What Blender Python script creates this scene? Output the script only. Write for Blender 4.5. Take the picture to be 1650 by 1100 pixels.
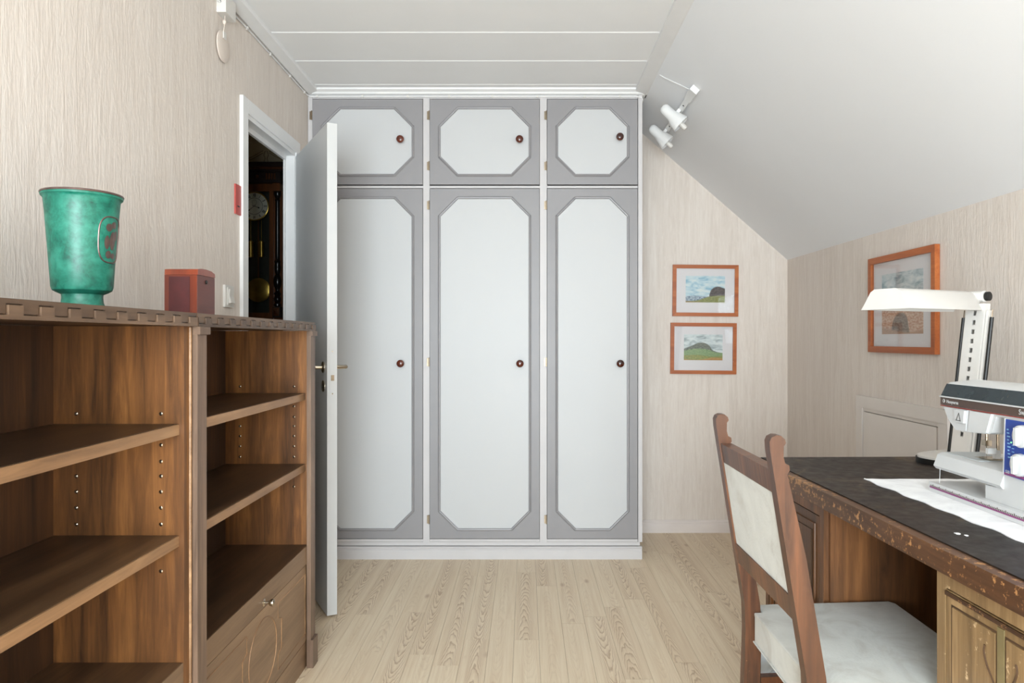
import bpy, bmesh, math, random
from mathutils import Vector, Matrix
random.seed(7)
for o in list(bpy.data.objects):
    bpy.data.objects.remove(o)
scene = bpy.context.scene
COL = scene.collection
PI = math.pi

# ---------------------------------------------------------------- camera
CAM_H = 1.12
F_PX = 1160.0
cam_d = bpy.data.cameras.new('camera')
cam = bpy.data.objects.new('camera', cam_d)
COL.objects.link(cam)
cam.location = (0, 0, CAM_H)
cam.rotation_euler = (PI / 2, 0, 0)
cam_d.sensor_width = 36.0
cam_d.lens = F_PX / 1650 * 36.0
cam_d.shift_x = -22 / 1650
cam_d.shift_y = -4 / 1650
cam_d.clip_start = 0.02
scene.camera = cam

# ---------------------------------------------------------------- light and exposure
world = bpy.data.worlds.new('world')
scene.world = world
world.use_nodes = True
world.node_tree.nodes['Background'].inputs[0].default_value = (0.86, 0.92, 1.0, 1)
world.node_tree.nodes['Background'].inputs[1].default_value = 1.2
scene.view_settings.view_transform = 'Standard'
scene.view_settings.look = 'None'
scene.view_settings.gamma = 1.0
scene.view_settings.use_curve_mapping = False
scene.view_settings.exposure = -0.24

def area_light(name, loc, rot, sx, sy, power, col):
    d = bpy.data.lights.new(name, 'AREA')
    d.shape = 'RECTANGLE'
    d.size, d.size_y = sx, sy
    d.energy = power
    d.color = col
    o = bpy.data.objects.new(name, d)
    COL.objects.link(o)
    o.location = loc
    o.rotation_euler = rot
    return o
# daylight entering through the window in the wall behind the camera
area_light('window_rear_offscreen', (-0.13, -2.06, 1.06), (PI / 2, 0, 0), 1.62, 1.74, 290, (0.82, 0.93, 1.0))

# ---------------------------------------------------------------- material helpers
def srgb(r, g, b):
    def f(c):
        c /= 255.0
        return c / 12.92 if c <= 0.04045 else ((c + 0.055) / 1.055) ** 2.4
    return (f(r), f(g), f(b), 1.0)

class NT:
    def __init__(s, name):
        s.m = bpy.data.materials.new(name)
        s.m.use_nodes = True
        s.t = s.m.node_tree
        s.b = s.t.nodes['Principled BSDF']
    def n(s, typ, **kw):
        nd = s.t.nodes.new(typ)
        for k, v in kw.items():
            setattr(nd, k, v)
        return nd
    def l(s, a, b):
        s.t.links.new(a, b)
    def math(s, op, a, b=None, c=None, clamp=False):
        nd = s.n('ShaderNodeMath', operation=op, use_clamp=clamp)
        for i, v in enumerate((a, b, c)):
            if v is None:
                continue
            if isinstance(v, (int, float)):
                nd.inputs[i].default_value = v
            else:
                s.l(v, nd.inputs[i])
        return nd.outputs[0]
    def mix(s, fac, a, b, mode='MIX'):
        nd = s.n('ShaderNodeMix', data_type='RGBA', blend_type=mode)
        for sock, v in ((nd.inputs[0], fac), (nd.inputs[6], a), (nd.inputs[7], b)):
            if isinstance(v, (int, float)):
                sock.default_value = v
            elif isinstance(v, tuple):
                sock.default_value = v
            else:
                s.l(v, sock)
        return nd.outputs[2]
    def ramp(s, fac, stops):
        nd = s.n('ShaderNodeValToRGB')
        cr = nd.color_ramp
        while len(cr.elements) < len(stops):
            cr.elements.new(0.5)
        for e, (p, c) in zip(cr.elements, stops):
            e.position = p
            e.color = c if isinstance(c, tuple) else (c, c, c, 1)
        s.l(fac, nd.inputs[0])
        return nd.outputs[0]
    def mapped(s, scale, rand=0.0):
        tc = s.n('ShaderNodeTexCoord')
        mp = s.n('ShaderNodeMapping')
        mp.inputs['Scale'].default_value = scale
        s.l(tc.outputs['Object'], mp.inputs[0])
        if rand:
            oi = s.n('ShaderNodeObjectInfo')
            s.l(s.math('MULTIPLY', oi.outputs['Random'], rand), mp.inputs['Location'])
        return mp.outputs[0]
    def noise(s, vec, scale, detail=4, rough=0.55, dist=0.0):
        nd = s.n('ShaderNodeTexNoise')
        nd.inputs['Scale'].default_value = scale
        nd.inputs['Detail'].default_value = detail
        nd.inputs['Roughness'].default_value = rough
        nd.inputs['Distortion'].default_value = dist
        s.l(vec, nd.inputs['Vector'])
        return nd.outputs[0]
    def bump(s, h, strength, dist=0.01):
        nd = s.n('ShaderNodeBump')
        nd.inputs['Strength'].default_value = strength
        nd.inputs['Distance'].default_value = dist
        s.l(h, nd.inputs['Height'])
        s.l(nd.outputs[0], s.b.inputs['Normal'])
    def col(s, c):
        if isinstance(c, tuple):
            s.b.inputs['Base Color'].default_value = c
        else:
            s.l(c, s.b.inputs['Base Color'])
    def set(s, rough=0.5, metal=0.0, spec=0.5):
        s.b.inputs['Roughness'].default_value = rough
        s.b.inputs['Metallic'].default_value = metal
        s.b.inputs['Specular IOR Level'].default_value = spec
        return s

def paint(name, c, rough=0.45, var=0.03, metal=0.0, scale=8, bump=0.0, spec=0.5):
    t = NT(name).set(rough, metal, spec)
    v = t.mapped((1, 1, 1))
    nz = t.noise(v, scale, 4)
    lo = tuple(x * (1 - var * 2) for x in c[:3]) + (1,)
    hi = tuple(min(1, x * (1 + var)) for x in c[:3]) + (1,)
    t.col(t.ramp(nz, [(0.3, lo), (0.7, hi)]))
    if bump:
        t.bump(t.noise(v, scale * 12, 3), bump, 0.004)
    return t.m

def wood(name, dark, mid, light, axis='z', rough=0.4, fine=70, stain=2.2, wear=None, wear_lim=0.62, rand=13.0, spec=0.5, coat=0.0):
    t = NT(name).set(rough, 0, spec)
    across, along = 1.0, 0.07
    sc = {'x': (along, across, across), 'y': (across, along, across), 'z': (across, across, along)}[axis]
    v = t.mapped(sc, rand)
    g = t.noise(v, fine, 6, 0.65, 0.6)
    big = t.noise(v, fine * 0.14, 3, 0.5, 0.8)
    mixv = t.math('ADD', t.math('MULTIPLY', g, 0.38), t.math('MULTIPLY', big, 0.62))
    c = t.ramp(mixv, [(0.34, dark), (0.5, mid), (0.66, light)])
    v2 = t.mapped((1, 1, 1), rand)
    s = t.noise(v2, stain, 3)
    c = t.mix(t.ramp(s, [(0.4, 0.0), (0.68, 0.55)]), c, dark)
    if wear:
        w = t.noise(v2, 75, 5, 0.7)
        w2 = t.noise(t.mapped(sc, rand + 4), 30, 4)
        wm = t.math('ADD', t.math('MULTIPLY', w, 0.6), t.math('MULTIPLY', w2, 0.4))
        c = t.mix(t.ramp(wm, [(wear_lim, 0.0), (wear_lim + 0.05, 0.85)]), c, wear)
    t.col(c)
    t.bump(g, 0.12, 0.003)
    if coat:
        t.b.inputs['Coat Weight'].default_value = coat
        t.b.inputs['Coat Roughness'].default_value = 0.25
    return t.m

def wallpaper():
    t = NT('wallpaper').set(0.6, 0, 0.3)
    v = t.mapped((1, 1, 0.07))
    a = t.noise(v, 26, 6, 0.65, 1.0)
    b = t.noise(v, 120, 4, 0.6, 0.9)
    d = t.noise(t.mapped((1, 1, 0.28)), 42, 5, 0.6, 1.2)
    k = t.math('ADD', t.math('MULTIPLY', a, 0.6), t.math('MULTIPLY', b, 0.4))
    c = t.ramp(k, [(0.33, srgb(210, 198, 187)), (0.5, srgb(220, 209, 199)), (0.66, srgb(228, 219, 210))])
    c = t.mix(t.ramp(d, [(0.55, 0.0), (0.75, 0.4)]), c, srgb(233, 224, 214))
    t.col(c)
    h = t.math('ADD', t.math('MULTIPLY', b, 0.7), d)
    t.bump(h, 0.42, 0.004)
    return t.m

def laminate():
    t = NT('floor_laminate').set(0.42, 0, 0.45)
    tc = t.n('ShaderNodeTexCoord')
    sp = t.n('ShaderNodeSeparateXYZ')
    t.l(tc.outputs['Object'], sp.inputs[0])
    rnd = t.n('ShaderNodeObjectInfo').outputs['Random']
    x, y = sp.outputs[0], sp.outputs[1]
    r2 = t.math('FRACT', t.math('MULTIPLY', rnd, 17.31))
    r3 = t.math('FRACT', t.math('MULTIPLY', rnd, 71.7))
    u = t.math('ADD', x, t.math('MULTIPLY', t.math('SUBTRACT', r2, 0.5), 0.05))
    sgn = t.math('SUBTRACT', t.math('MULTIPLY', t.math('GREATER_THAN', r3, 0.5), 2.0), 1.0)
    v = t.math('ADD', t.math('MULTIPLY', y, sgn), t.math('MULTIPLY', rnd, 37.0))
    cb = t.n('ShaderNodeCombineXYZ')
    t.l(t.math('MULTIPLY', x, 9.0), cb.inputs[0]); t.l(t.math('MULTIPLY', v, 1.3), cb.inputs[1]); t.l(t.math('MULTIPLY', rnd, 50.0), cb.inputs[2])
    nz = t.noise(cb.outputs[0], 2.4, 3, 0.5)
    cb3 = t.n('ShaderNodeCombineXYZ')
    t.l(t.math('MULTIPLY', x, 30.0), cb3.inputs[0]); t.l(t.math('MULTIPLY', v, 14.0), cb3.inputs[1]); t.l(t.math('MULTIPLY', rnd, 50.0), cb3.inputs[2])
    nz2 = t.noise(cb3.outputs[0], 2.0, 2, 0.5)
    val = t.math('ADD', t.math('MULTIPLY', t.math('MULTIPLY', u, u), 3600.0), t.math('MULTIPLY', v, 15.0))
    val = t.math('ADD', val, t.math('ADD', t.math('MULTIPLY', nz, 5.0), t.math('MULTIPLY', nz2, 0.9)))
    saw = t.math('FRACT', val)
    line = t.ramp(saw, [(0.0, 0.0), (0.55, 0.25), (0.86, 1.0), (1.0, 0.1)])
    strong = t.ramp(t.math('FRACT', t.math('MULTIPLY', rnd, 5.7)), [(0.3, 0.14), (0.7, 0.72)])
    band = t.ramp(t.math('ABSOLUTE', u), [(0.018, 1.0), (0.04, 0.25)])
    f = t.math('MULTIPLY', t.math('MULTIPLY', line, strong), band)
    cb2 = t.n('ShaderNodeCombineXYZ')
    t.l(t.math('MULTIPLY', x, 60.0), cb2.inputs[0]); t.l(t.math('MULTIPLY', v, 1.6), cb2.inputs[1]); t.l(t.math('MULTIPLY', rnd, 80.0), cb2.inputs[2])
    st = t.noise(cb2.outputs[0], 2.0, 4, 0.6)
    base = t.ramp(st, [(0.3, srgb(219, 197, 167)), (0.55, srgb(230, 212, 184)), (0.75, srgb(236, 220, 194))])
    base = t.mix(t.math('MULTIPLY', r2, 0.35), base, srgb(214, 191, 161))
    c = t.mix(f, base, srgb(164, 130, 98))
    # knots
    vo = t.n('ShaderNodeTexVoronoi')
    ck = t.n('ShaderNodeCombineXYZ')
    t.l(t.math('MULTIPLY', x, 11.0), ck.inputs[0]); t.l(t.math('MULTIPLY', v, 4.2), ck.inputs[1]); t.l(t.math('MULTIPLY', rnd, 30.0), ck.inputs[2])
    t.l(ck.outputs[0], vo.inputs['Vector'])
    vo.inputs['Scale'].default_value = 0.85
    kn = t.ramp(vo.outputs['Distance'], [(0.03, 0.6), (0.13, 0.0)])
    c = t.mix(kn, c, srgb(166, 128, 96))
    t.col(c)
    return t.m

def fabric(name, c1, c2):
    t = NT(name).set(0.9, 0, 0.1)
    v = t.mapped((1, 1, 1))
    a = t.noise(v, 9, 5, 0.6, 1.5)
    c = t.ramp(a, [(0.32, c2), (0.5, c1), (0.7, tuple(min(1, x * 1.1) for x in c1[:3]) + (1,))])
    t.col(c)
    t.b.inputs['Sheen Weight'].default_value = 0.3
    t.bump(t.noise(v, 220, 3), 0.25, 0.002)
    return t.m

def landscape(name, x0, x1, z0, z1, sky, layers, horiz='x'):
    """A flat watercolour print: sky wash, then hill layers, each a curve over the width."""
    t = NT(name).set(0.8, 0, 0.1)
    tc = t.n('ShaderNodeTexCoord')
    sp = t.n('ShaderNodeSeparateXYZ')
    t.l(tc.outputs['Object'], sp.inputs[0])
    ux = t.math('DIVIDE', t.math('SUBTRACT', sp.outputs[0 if horiz == 'x' else 1], x0), x1 - x0)
    uz = t.math('DIVIDE', t.math('SUBTRACT', sp.outputs[2], z0), z1 - z0)
    cb = t.n('ShaderNodeCombineXYZ')
    t.l(t.math('MULTIPLY', ux, 1.6), cb.inputs[0]); t.l(t.math('MULTIPLY', uz, 3.2), cb.inputs[1])
    nz = t.noise(cb.outputs[0], 2.2, 5, 0.6, 0.6)
    nf = t.noise(cb.outputs[0], 11, 4, 0.6, 0.3)
    c = t.ramp(nz, [(0.36, sky[0]), (0.5, sky[1]), (0.62, sky[2])])
    for pts, ca, cbl in layers:
        fc = t.n('ShaderNodeFloatCurve')
        cu = fc.mapping.curves[0]
        cu.points[0].location = pts[0]
        cu.points[1].location = pts[-1]
        for p in pts[1:-1]:
            cu.points.new(*p)
        fc.mapping.update()
        t.l(ux, fc.inputs['Value'])
        h = t.math('ADD', fc.outputs[0], t.math('MULTIPLY', t.math('SUBTRACT', nf, 0.5), 0.06))
        m = t.math('MULTIPLY', t.math('SUBTRACT', h, uz), 28.0, clamp=True)
        lay = t.ramp(nf, [(0.38, ca), (0.62, cbl)])
        c = t.mix(m, c, lay)
    t.col(c)
    return t.m

def glass(name, rough=0.03, alpha=0.12):
    t = NT(name)
    tr_ = t.n('ShaderNodeBsdfTransparent'); gl_ = t.n('ShaderNodeBsdfGlossy'); fr_ = t.n('ShaderNodeLayerWeight'); mx = t.n('ShaderNodeMixShader')
    tr_.inputs[0].default_value = (0.97, 0.98, 0.98, 1)
    gl_.inputs['Roughness'].default_value = rough
    fac = t.math('ADD', t.math('MULTIPLY', t.math('POWER', fr_.outputs['Facing'], 5.0), 0.9), 0.03)
    t.l(fac, mx.inputs[0]); t.l(tr_.outputs[0], mx.inputs[1]); t.l(gl_.outputs[0], mx.inputs[2])
    t.l(mx.outputs[0], t.t.nodes['Material Output'].inputs[0])
    return t.m

M = {}
M['wallpaper'] = wallpaper()
M['ceiling'] = paint('ceiling_paint', srgb(240, 240, 240), 0.5, 0.005)
M['slope'] = paint('slope_paint', srgb(234, 235, 237), 0.55, 0.008, scale=2)
M['trim'] = paint('white_trim', srgb(232, 231, 230), 0.4, 0.015)
M['skirting'] = paint('skirting_paint', srgb(224, 214, 208), 0.45, 0.02)
M['floor'] = laminate()
M['sub'] = paint('subfloor', srgb(120, 95, 70), 0.8)
M['wgrey'] = paint('wardrobe_grey', srgb(143, 140, 141), 0.42, 0.015, scale=3)
M['wmould'] = paint('wardrobe_moulding', srgb(143, 140, 141), 0.35, 0.02, scale=20)
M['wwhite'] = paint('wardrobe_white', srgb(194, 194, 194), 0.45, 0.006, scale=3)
M['wframe'] = paint('wardrobe_frame', srgb(200, 196, 195), 0.45, 0.015)
M['knob'] = wood('knob_wood', srgb(48, 15, 7), srgb(88, 34, 16), srgb(112, 48, 24), 'x', 0.15, coat=0.6)
M['hinge'] = paint('hinge_metal', srgb(150, 135, 115), 0.35, 0.1, 0.9, 60)
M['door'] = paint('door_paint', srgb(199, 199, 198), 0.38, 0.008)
M['nickel'] = paint('nickel', srgb(190, 178, 160), 0.22, 0.05, 1.0, 40)
M['hoodside'] = paint('hood_cream', srgb(218, 214, 208), 0.35, 0.01)
M['black'] = paint('black_plastic', srgb(22, 21, 20), 0.45, 0.1)
M['bc_z'] = wood('bookcase_upright', srgb(64, 40, 22), srgb(126, 81, 42), srgb(180, 120, 64), 'z', 0.40)
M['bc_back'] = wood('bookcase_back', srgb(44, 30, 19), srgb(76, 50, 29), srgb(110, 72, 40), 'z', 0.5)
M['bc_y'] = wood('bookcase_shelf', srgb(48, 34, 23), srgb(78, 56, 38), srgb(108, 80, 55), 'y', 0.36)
M['bc_edge'] = wood('bookcase_edge', srgb(112, 82, 56), srgb(158, 120, 84), srgb(190, 150, 110), 'y', 0.42)
M['bc_front'] = wood('bookcase_front', srgb(104, 80, 58), srgb(136, 108, 82), srgb(160, 130, 100), 'y', 0.42, stain=1.4)
M['bc_post'] = wood('bookcase_post', srgb(88, 68, 54), srgb(122, 98, 80), srgb(150, 122, 100), 'z', 0.42, wear=srgb(190, 130, 80), wear_lim=0.63)
M['bc_carve'] = wood('bookcase_carving', srgb(72, 54, 40), srgb(102, 80, 62), srgb(126, 100, 78), 'y', 0.42)
M['desk'] = wood('desk_wood', srgb(66, 42, 24), srgb(112, 72, 40), srgb(150, 100, 58), 'z', 0.42)
M['desk_pale'] = wood('desk_worn_panel', srgb(98, 76, 49), srgb(142, 114, 77), srgb(178, 148, 107), 'z', 0.5, stain=1.2, wear=srgb(214, 186, 146), wear_lim=0.6)
M['desk_edge'] = wood('desk_worn_edge', srgb(52, 33, 20), srgb(86, 57, 36), srgb(114, 78, 50), 'y', 0.42, wear=srgb(186, 136, 86), wear_lim=0.555)
M['chair'] = wood('chair_wood', srgb(54, 32, 20), srgb(98, 60, 36), srgb(138, 86, 52), 'z', 0.34, wear=srgb(196, 140, 96), wear_lim=0.66)
M['cushion'] = fabric('pale_velour', srgb(192, 193, 187), srgb(178, 176, 168))
M['frame'] = wood('picture_frame_pine', srgb(146, 74, 32), srgb(172, 92, 42), srgb(192, 114, 60), 'x', 0.4, fine=120, stain=0.5)
M['mat'] = paint('picture_mat', srgb(226, 218, 218), 0.8, 0.01)
M['plastic'] = paint('cream_plastic', srgb(218, 214, 208), 0.35, 0.01)
M['beige'] = paint('beige_plastic', srgb(222, 208, 196), 0.45, 0.02)
M['mwhite'] = paint('machine_white', srgb(208, 209, 209), 0.3, 0.006)
M['mgrey'] = paint('machine_grey', srgb(188, 194, 196), 0.35, 0.02)
M['mwindow'] = paint('smoked_window', srgb(44, 54, 58), 0.12, 0.1, scale=20)
M['mbrown'] = paint('brown_strip', srgb(84, 66, 58), 0.4, 0.03)
M['mred'] = paint('red_line', srgb(150, 60, 50), 0.4, 0.03)
M['mblue'] = paint('blue_panel', srgb(44, 72, 158), 0.35, 0.03)
M['mlight'] = paint('pale_print', srgb(140, 190, 226), 0.5, 0.02)
M['purple'] = paint('purple_print', srgb(140, 70, 120), 0.5, 0.05)
M['red'] = paint('red_plastic', srgb(186, 78, 70), 0.4, 0.04)
M['glass'] = glass('picture_glass')

# ---------------------------------------------------------------- mesh helpers
ORG = {}
def box(bm, x0, x1, y0, y1, z0, z1):
    v = [bm.verts.new(p) for p in ((x0, y0, z0), (x1, y0, z0), (x1, y1, z0), (x0, y1, z0),
                                   (x0, y0, z1), (x1, y0, z1), (x1, y1, z1), (x0, y1, z1))]
    for f in ((3, 2, 1, 0), (4, 5, 6, 7), (0, 1, 5, 4), (1, 2, 6, 5), (2, 3, 7, 6), (3, 0, 4, 7)):
        bm.faces.new([v[i] for i in f])
    return bm

def prism(bm, poly, axis, lo, hi):
    """poly in the two other axes (order kept: x:(y,z) y:(x,z) z:(x,y))."""
    def P(a, b, c):
        return {'x': (c, a, b), 'y': (a, c, b), 'z': (a, b, c)}[axis]
    A = [bm.verts.new(P(a, b, lo)) for a, b in poly]
    B = [bm.verts.new(P(a, b, hi)) for a, b in poly]
    n = len(poly)
    bm.faces.new(A[::-1]); bm.faces.new(B)
    for i in range(n):
        bm.faces.new((A[i], A[(i + 1) % n], B[(i + 1) % n], B[i]))
    return bm

def lathe(bm, prof, seg=32, axis='z', c=(0, 0, 0)):
    rings = []
    for r, h in prof:
        ring = []
        for i in range(seg):
            a = 2 * PI * i / seg
            p = (r * math.cos(a), r * math.sin(a), h)
            if axis == 'x':
                p = (h, r * math.cos(a), r * math.sin(a))
            elif axis == 'y':
                p = (r * math.cos(a), h, r * math.sin(a))
            ring.append(bm.verts.new((p[0] + c[0], p[1] + c[1], p[2] + c[2])))
        rings.append(ring)
    for a, b in zip(rings, rings[1:]):
        for i in range(seg):
            bm.faces.new((a[i], a[(i + 1) % seg], b[(i + 1) % seg], b[i]))
    bm.faces.new(rings[0][::-1]); bm.faces.new(rings[-1])
    return bm

def tube(bm, pts, r, seg=8, closed=False):
    pts = [Vector(p) for p in pts]
    n = len(pts)
    rr = r if isinstance(r, (list, tuple)) else [r] * n
    rings = []
    up = None
    for i in range(n):
        if closed:
            d = pts[(i + 1) % n] - pts[i - 1]
        else:
            d = pts[min(i + 1, n - 1)] - pts[max(i - 1, 0)]
        d.normalize()
        if up is None:
            up = Vector((0, 0, 1)) if abs(d.z) < 0.9 else Vector((1, 0, 0))
        s = d.cross(up)
        if s.length < 1e-6:
            s = d.cross(Vector((0, 1, 0)))
        s.normalize()
        up = s.cross(d).normalized()
        rings.append([bm.verts.new(pts[i] + (s * math.cos(2 * PI * k / seg) + up * math.sin(2 * PI * k / seg)) * rr[i]) for k in range(seg)])
    pairs = list(zip(rings, rings[1:]))
    if closed:
        pairs.append((rings[-1], rings[0]))
    for a, b in pairs:
        for k in range(seg):
            bm.faces.new((a[k], a[(k + 1) % seg], b[(k + 1) % seg], b[k]))
    if not closed:
        bm.faces.new(rings[0][::-1]); bm.faces.new(rings[-1])
    return bm

def bev(bm, w, seg=2):
    e = [x for x in bm.edges if len(x.link_faces) == 2 and x.calc_face_angle(0) > 0.5]
    bmesh.ops.bevel(bm, geom=e, offset=w, segments=seg, profile=0.5, affect='EDGES', clamp_overlap=True)
    return bm

def root_of(o):
    while o.parent:
        o = o.parent
    return o

def obj(name, bm, mat, parent=None, smooth=False, label=None):
    if parent is not None:
        org = ORG.get(root_of(parent).name)
        if org:
            bmesh.ops.translate(bm, verts=bm.verts, vec=-Vector(org))
    bmesh.ops.recalc_face_normals(bm, faces=bm.faces)
    me = bpy.data.meshes.new(name)
    bm.to_mesh(me); bm.free()
    if smooth:
        for p in me.polygons:
            p.use_smooth = True
        me.set_sharp_from_angle(angle=0.6)
    me.materials.append(M[mat] if isinstance(mat, str) else mat)
    o = bpy.data.objects.new(name, me)
    COL.objects.link(o)
    if parent is not None:
        o.parent = parent
    if label:
        o['label'] = label
    return o

def B():
    return bmesh.new()

def tag(o, label, cat, group=None):
    o['label'] = label
    o['category'] = cat
    if group:
        o['group'] = group
    return o

def thing(name, label, cat, loc=(0, 0, 0), rotz=0.0, world=True, group=None):
    o = bpy.data.objects.new(name, None)
    COL.objects.link(o)
    o.location = loc
    o.rotation_euler = (0, 0, rotz)
    o.empty_display_size = 0.05
    tag(o, label, cat, group)
    if world:
        ORG[o.name] = tuple(loc)
    return o

def struct(name, bm, mat, label=None, parent=None):
    o = obj(name, bm, mat, parent)
    o['kind'] = 'structure'
    if label:
        o['label'] = label
    return o

def struct_root(name, loc, label=None):
    o = bpy.data.objects.new(name, None)
    COL.objects.link(o)
    o.location = loc
    o['kind'] = 'structure'
    ORG[o.name] = tuple(loc)
    if label:
        o['label'] = label
    return o

def text_bm(s, size, ext=0.0003, bold=0.0):
    cu = bpy.data.curves.new('lettering', 'FONT')
    cu.body = s
    cu.size = size
    cu.extrude = ext
    cu.offset = bold
    cu.resolution_u = 3
    cu.align_x = 'CENTER'; cu.align_y = 'CENTER'
    ob = bpy.data.objects.new('lettering_source', cu)
    COL.objects.link(ob)
    bpy.context.view_layer.update()
    me = bpy.data.meshes.new_from_object(ob.evaluated_get(bpy.context.evaluated_depsgraph_get()))
    bm = bmesh.new(); bm.from_mesh(me)
    bpy.data.objects.remove(ob); bpy.data.curves.remove(cu); bpy.data.meshes.remove(me)
    return bm

def xf(bm, m):
    bmesh.ops.transform(bm, matrix=m, verts=bm.verts)
    return bm

# ================================================================ the room
XL, XR, YB, YR = -1.11, 1.518, 4.173, -2.0
ZC = 2.39
KNEE = 1.578
SX0, SZ0 = 0.618, 2.362          # where the slope meets the flat ceiling trim
WY = 3.665                       # wardrobe front

# floor with single strips
floor = struct('floor', box(B(), XL, XR, YR, YB, -0.03, -0.006), 'sub', 'pale pine laminate floor')
ORG['floor'] = (0, 0, 0)
W = 0.0925
x = -0.136 - 11 * W
rng = random.Random(3)
while x < XR - 0.002:
    x0, x1 = max(x, XL), min(x + W, XR)
    x += W
    if x1 - x0 < 0.004:
        continue
    y = YR - rng.uniform(0, 0.8)
    while y < YB:
        ln = rng.uniform(0.62, 1.25)
        y0, y1 = max(y, YR), min(y + ln, YB)
        y += ln
        if y1 - y0 < 0.01:
            continue
        cx, cy = (x0 + x1) / 2, (y0 + y1) / 2
        g = 0.0004
        bm = box(B(), x0 - cx + g, x1 - cx - g, y0 - cy + g, y1 - cy - g, -0.006, 0.0)
        p = obj('plank', bm, 'floor', floor)
        p.location = (cx, cy, 0)

# walls
bm = B()
D0, D1, DZ = 2.842, 3.447, 2.012       # door opening in the left wall
box(bm, XL - 0.042, XL, YR, D0, 0, 2.42)
box(bm, XL - 0.042, XL, D1, 4.5, 0, 2.42)
box(bm, XL - 0.042, XL, D0, D1, DZ, 2.42)
struct('wall_left', bm, 'wallpaper', 'beige streaked wallpaper wall with door opening')
struct('wall_right', box(B(), XR, XR + 0.07, YR, YB + 0.07, 0, 1.62), 'wallpaper', 'low beige wallpapered knee wall under the slope')
struct('wall_back', prism(B(), [(XL, 0), (XR, 0), (XR, KNEE + 0.02), (SX0, SZ0 + 0.02), (SX0, 2.42), (XL, 2.42)], 'y', YB, YB + 0.07), 'wallpaper', 'beige wallpapered end wall beside the wardrobe')
# wall behind with its window
bm = B()
wx0, wx1, wz0, wz1 = -0.95, 0.69, 0.18, 1.94
box(bm, XL, wx0, YR - 0.07, YR, 0, 2.42); box(bm, wx1, XR, YR - 0.07, YR, 0, 2.42)
box(bm, wx0, wx1, YR - 0.07, YR, 0, wz0); box(bm, wx0, wx1, YR - 0.07, YR, wz1, 2.42)
struct('wall_rear', bm, 'wallpaper', 'wallpapered wall with a window')
win = struct_root('window_1', (-0.13, YR - 0.03, wz0), 'white window in the rear wall')
for nm, b in (('window_frame', (wx0, wx0 + 0.05, wz0, wz1)), ('window_frame', (wx1 - 0.05, wx1, wz0, wz1)), ('window_frame', (-0.16, -0.10, wz0, wz1)),
              ('window_frame', (wx0, wx1, wz0, wz0 + 0.05)), ('window_frame', (wx0, wx1, wz1 - 0.05, wz1))):
    obj(nm, box(B(), b[0], b[1], YR - 0.05, YR - 0.005, b[2], b[3]), 'trim', win)

# ceiling boards and slope
ceil = struct('ceiling', box(B(), XL - 0.042, SX0 + 0.1, YR, YB, ZC + 0.012, ZC + 0.03), 'ceiling', 'white boarded ceiling')
ORG['ceiling'] = (0, 0, 0)
bw = 0.306
y = 2.98 - 17 * bw
while y < YB:
    y0, y1 = max(y, YR), min(y + bw, YB)
    if y1 > YR:
        bm = box(B(), XL, SX0 + 0.03, y0 + 0.0008, y1 - 0.0008, ZC, ZC + 0.012)
        be = [e for e in bm.edges if all(abs(v.co.z - ZC) < 1e-5 for v in e.verts) and abs(e.verts[0].co.y - e.verts[1].co.y) < 1e-5]
        bmesh.ops.bevel(bm, geom=be, offset=0.006, segments=1, affect='EDGES')
        obj('ceiling_board', bm, 'ceiling', ceil)
    y += bw
n = Vector((SZ0 - KNEE, 0, XR - SX0)).normalized() * 0.06
struct('ceiling_slope', prism(B(), [(SX0 - 0.03, SZ0 + 0.026), (XR + 0.02, KNEE - 0.0174), (XR + 0.02 + n.x, KNEE - 0.0174 + n.z), (SX0 - 0.03 + n.x, SZ0 + 0.026 + n.z)], 'y', YR, YB), 'slope', 'smooth pale grey sloping ceiling')
# ceiling trims
struct('trim_1', bev(prism(B(), [(XL, 2.366), (XL + 0.01, 2.362), (XL + 0.052, 2.377), (XL + 0.056, 2.391), (XL, 2.391)], 'y', YR, WY), 0.002, 1), 'trim', 'white ceiling moulding along the wall with the door')
struct('trim_2', bev(prism(B(), [(SX0 - 0.062, 2.391), (SX0 - 0.060, 2.376), (SX0 - 0.006, 2.362), (SX0 + 0.006, 2.362), (SX0 + 0.012, 2.391)], 'y', YR, YB), 0.002, 1), 'trim', 'white ceiling batten along the slope')
bm = prism(B(), [(WY + 0.05, 2.391), (WY - 0.03, 2.391), (WY - 0.028, 2.382), (WY - 0.012, 2.374), (WY - 0.008, 2.366), (WY + 0.004, 2.362), (WY + 0.05, 2.362)], 'x', XL, SX0)
struct('trim_3', bm, 'trim', 'white ceiling moulding above the wardrobe')
# skirting boards
def skirting(name, axis, fixed, sign, lo, hi):
    prof = [(0, 0), (0.014, 0), (0.014, 0.05), (0.010, 0.056), (0.011, 0.064), (0.004, 0.072), (0, 0.072)]
    pr = [(fixed + sign * a, z) for a, z in prof]
    return struct(name, prism(B(), pr, axis, lo, hi), 'skirting')
skirting('baseboard_back', 'x', YB, -1, 0.6, XR)
skirting('baseboard_right', 'y', XR, -1, YR, YB - 0.015)
skirting('baseboard_left', 'y', XL, 1, YR, 2.79)

# ---------------------------------------------------------------- door lining, casing and leaf
tr = struct_root('trim_4', (XL, D0, 0), 'white door casing and lining in the left wall')
cx0, cx1 = XL, XL + 0.014
def casing(b):
    obj('casing', bev(b, 0.003, 2), 'trim', tr)
casing(box(B(), cx0, cx1, 2.795, 2.846, 0, 2.068))
casing(box(B(), cx0, cx1, 3.444, 3.50, 0, 2.068))
casing(box(B(), cx0, cx1, 2.8465, 3.4435, 2.012, 2.068))
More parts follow.
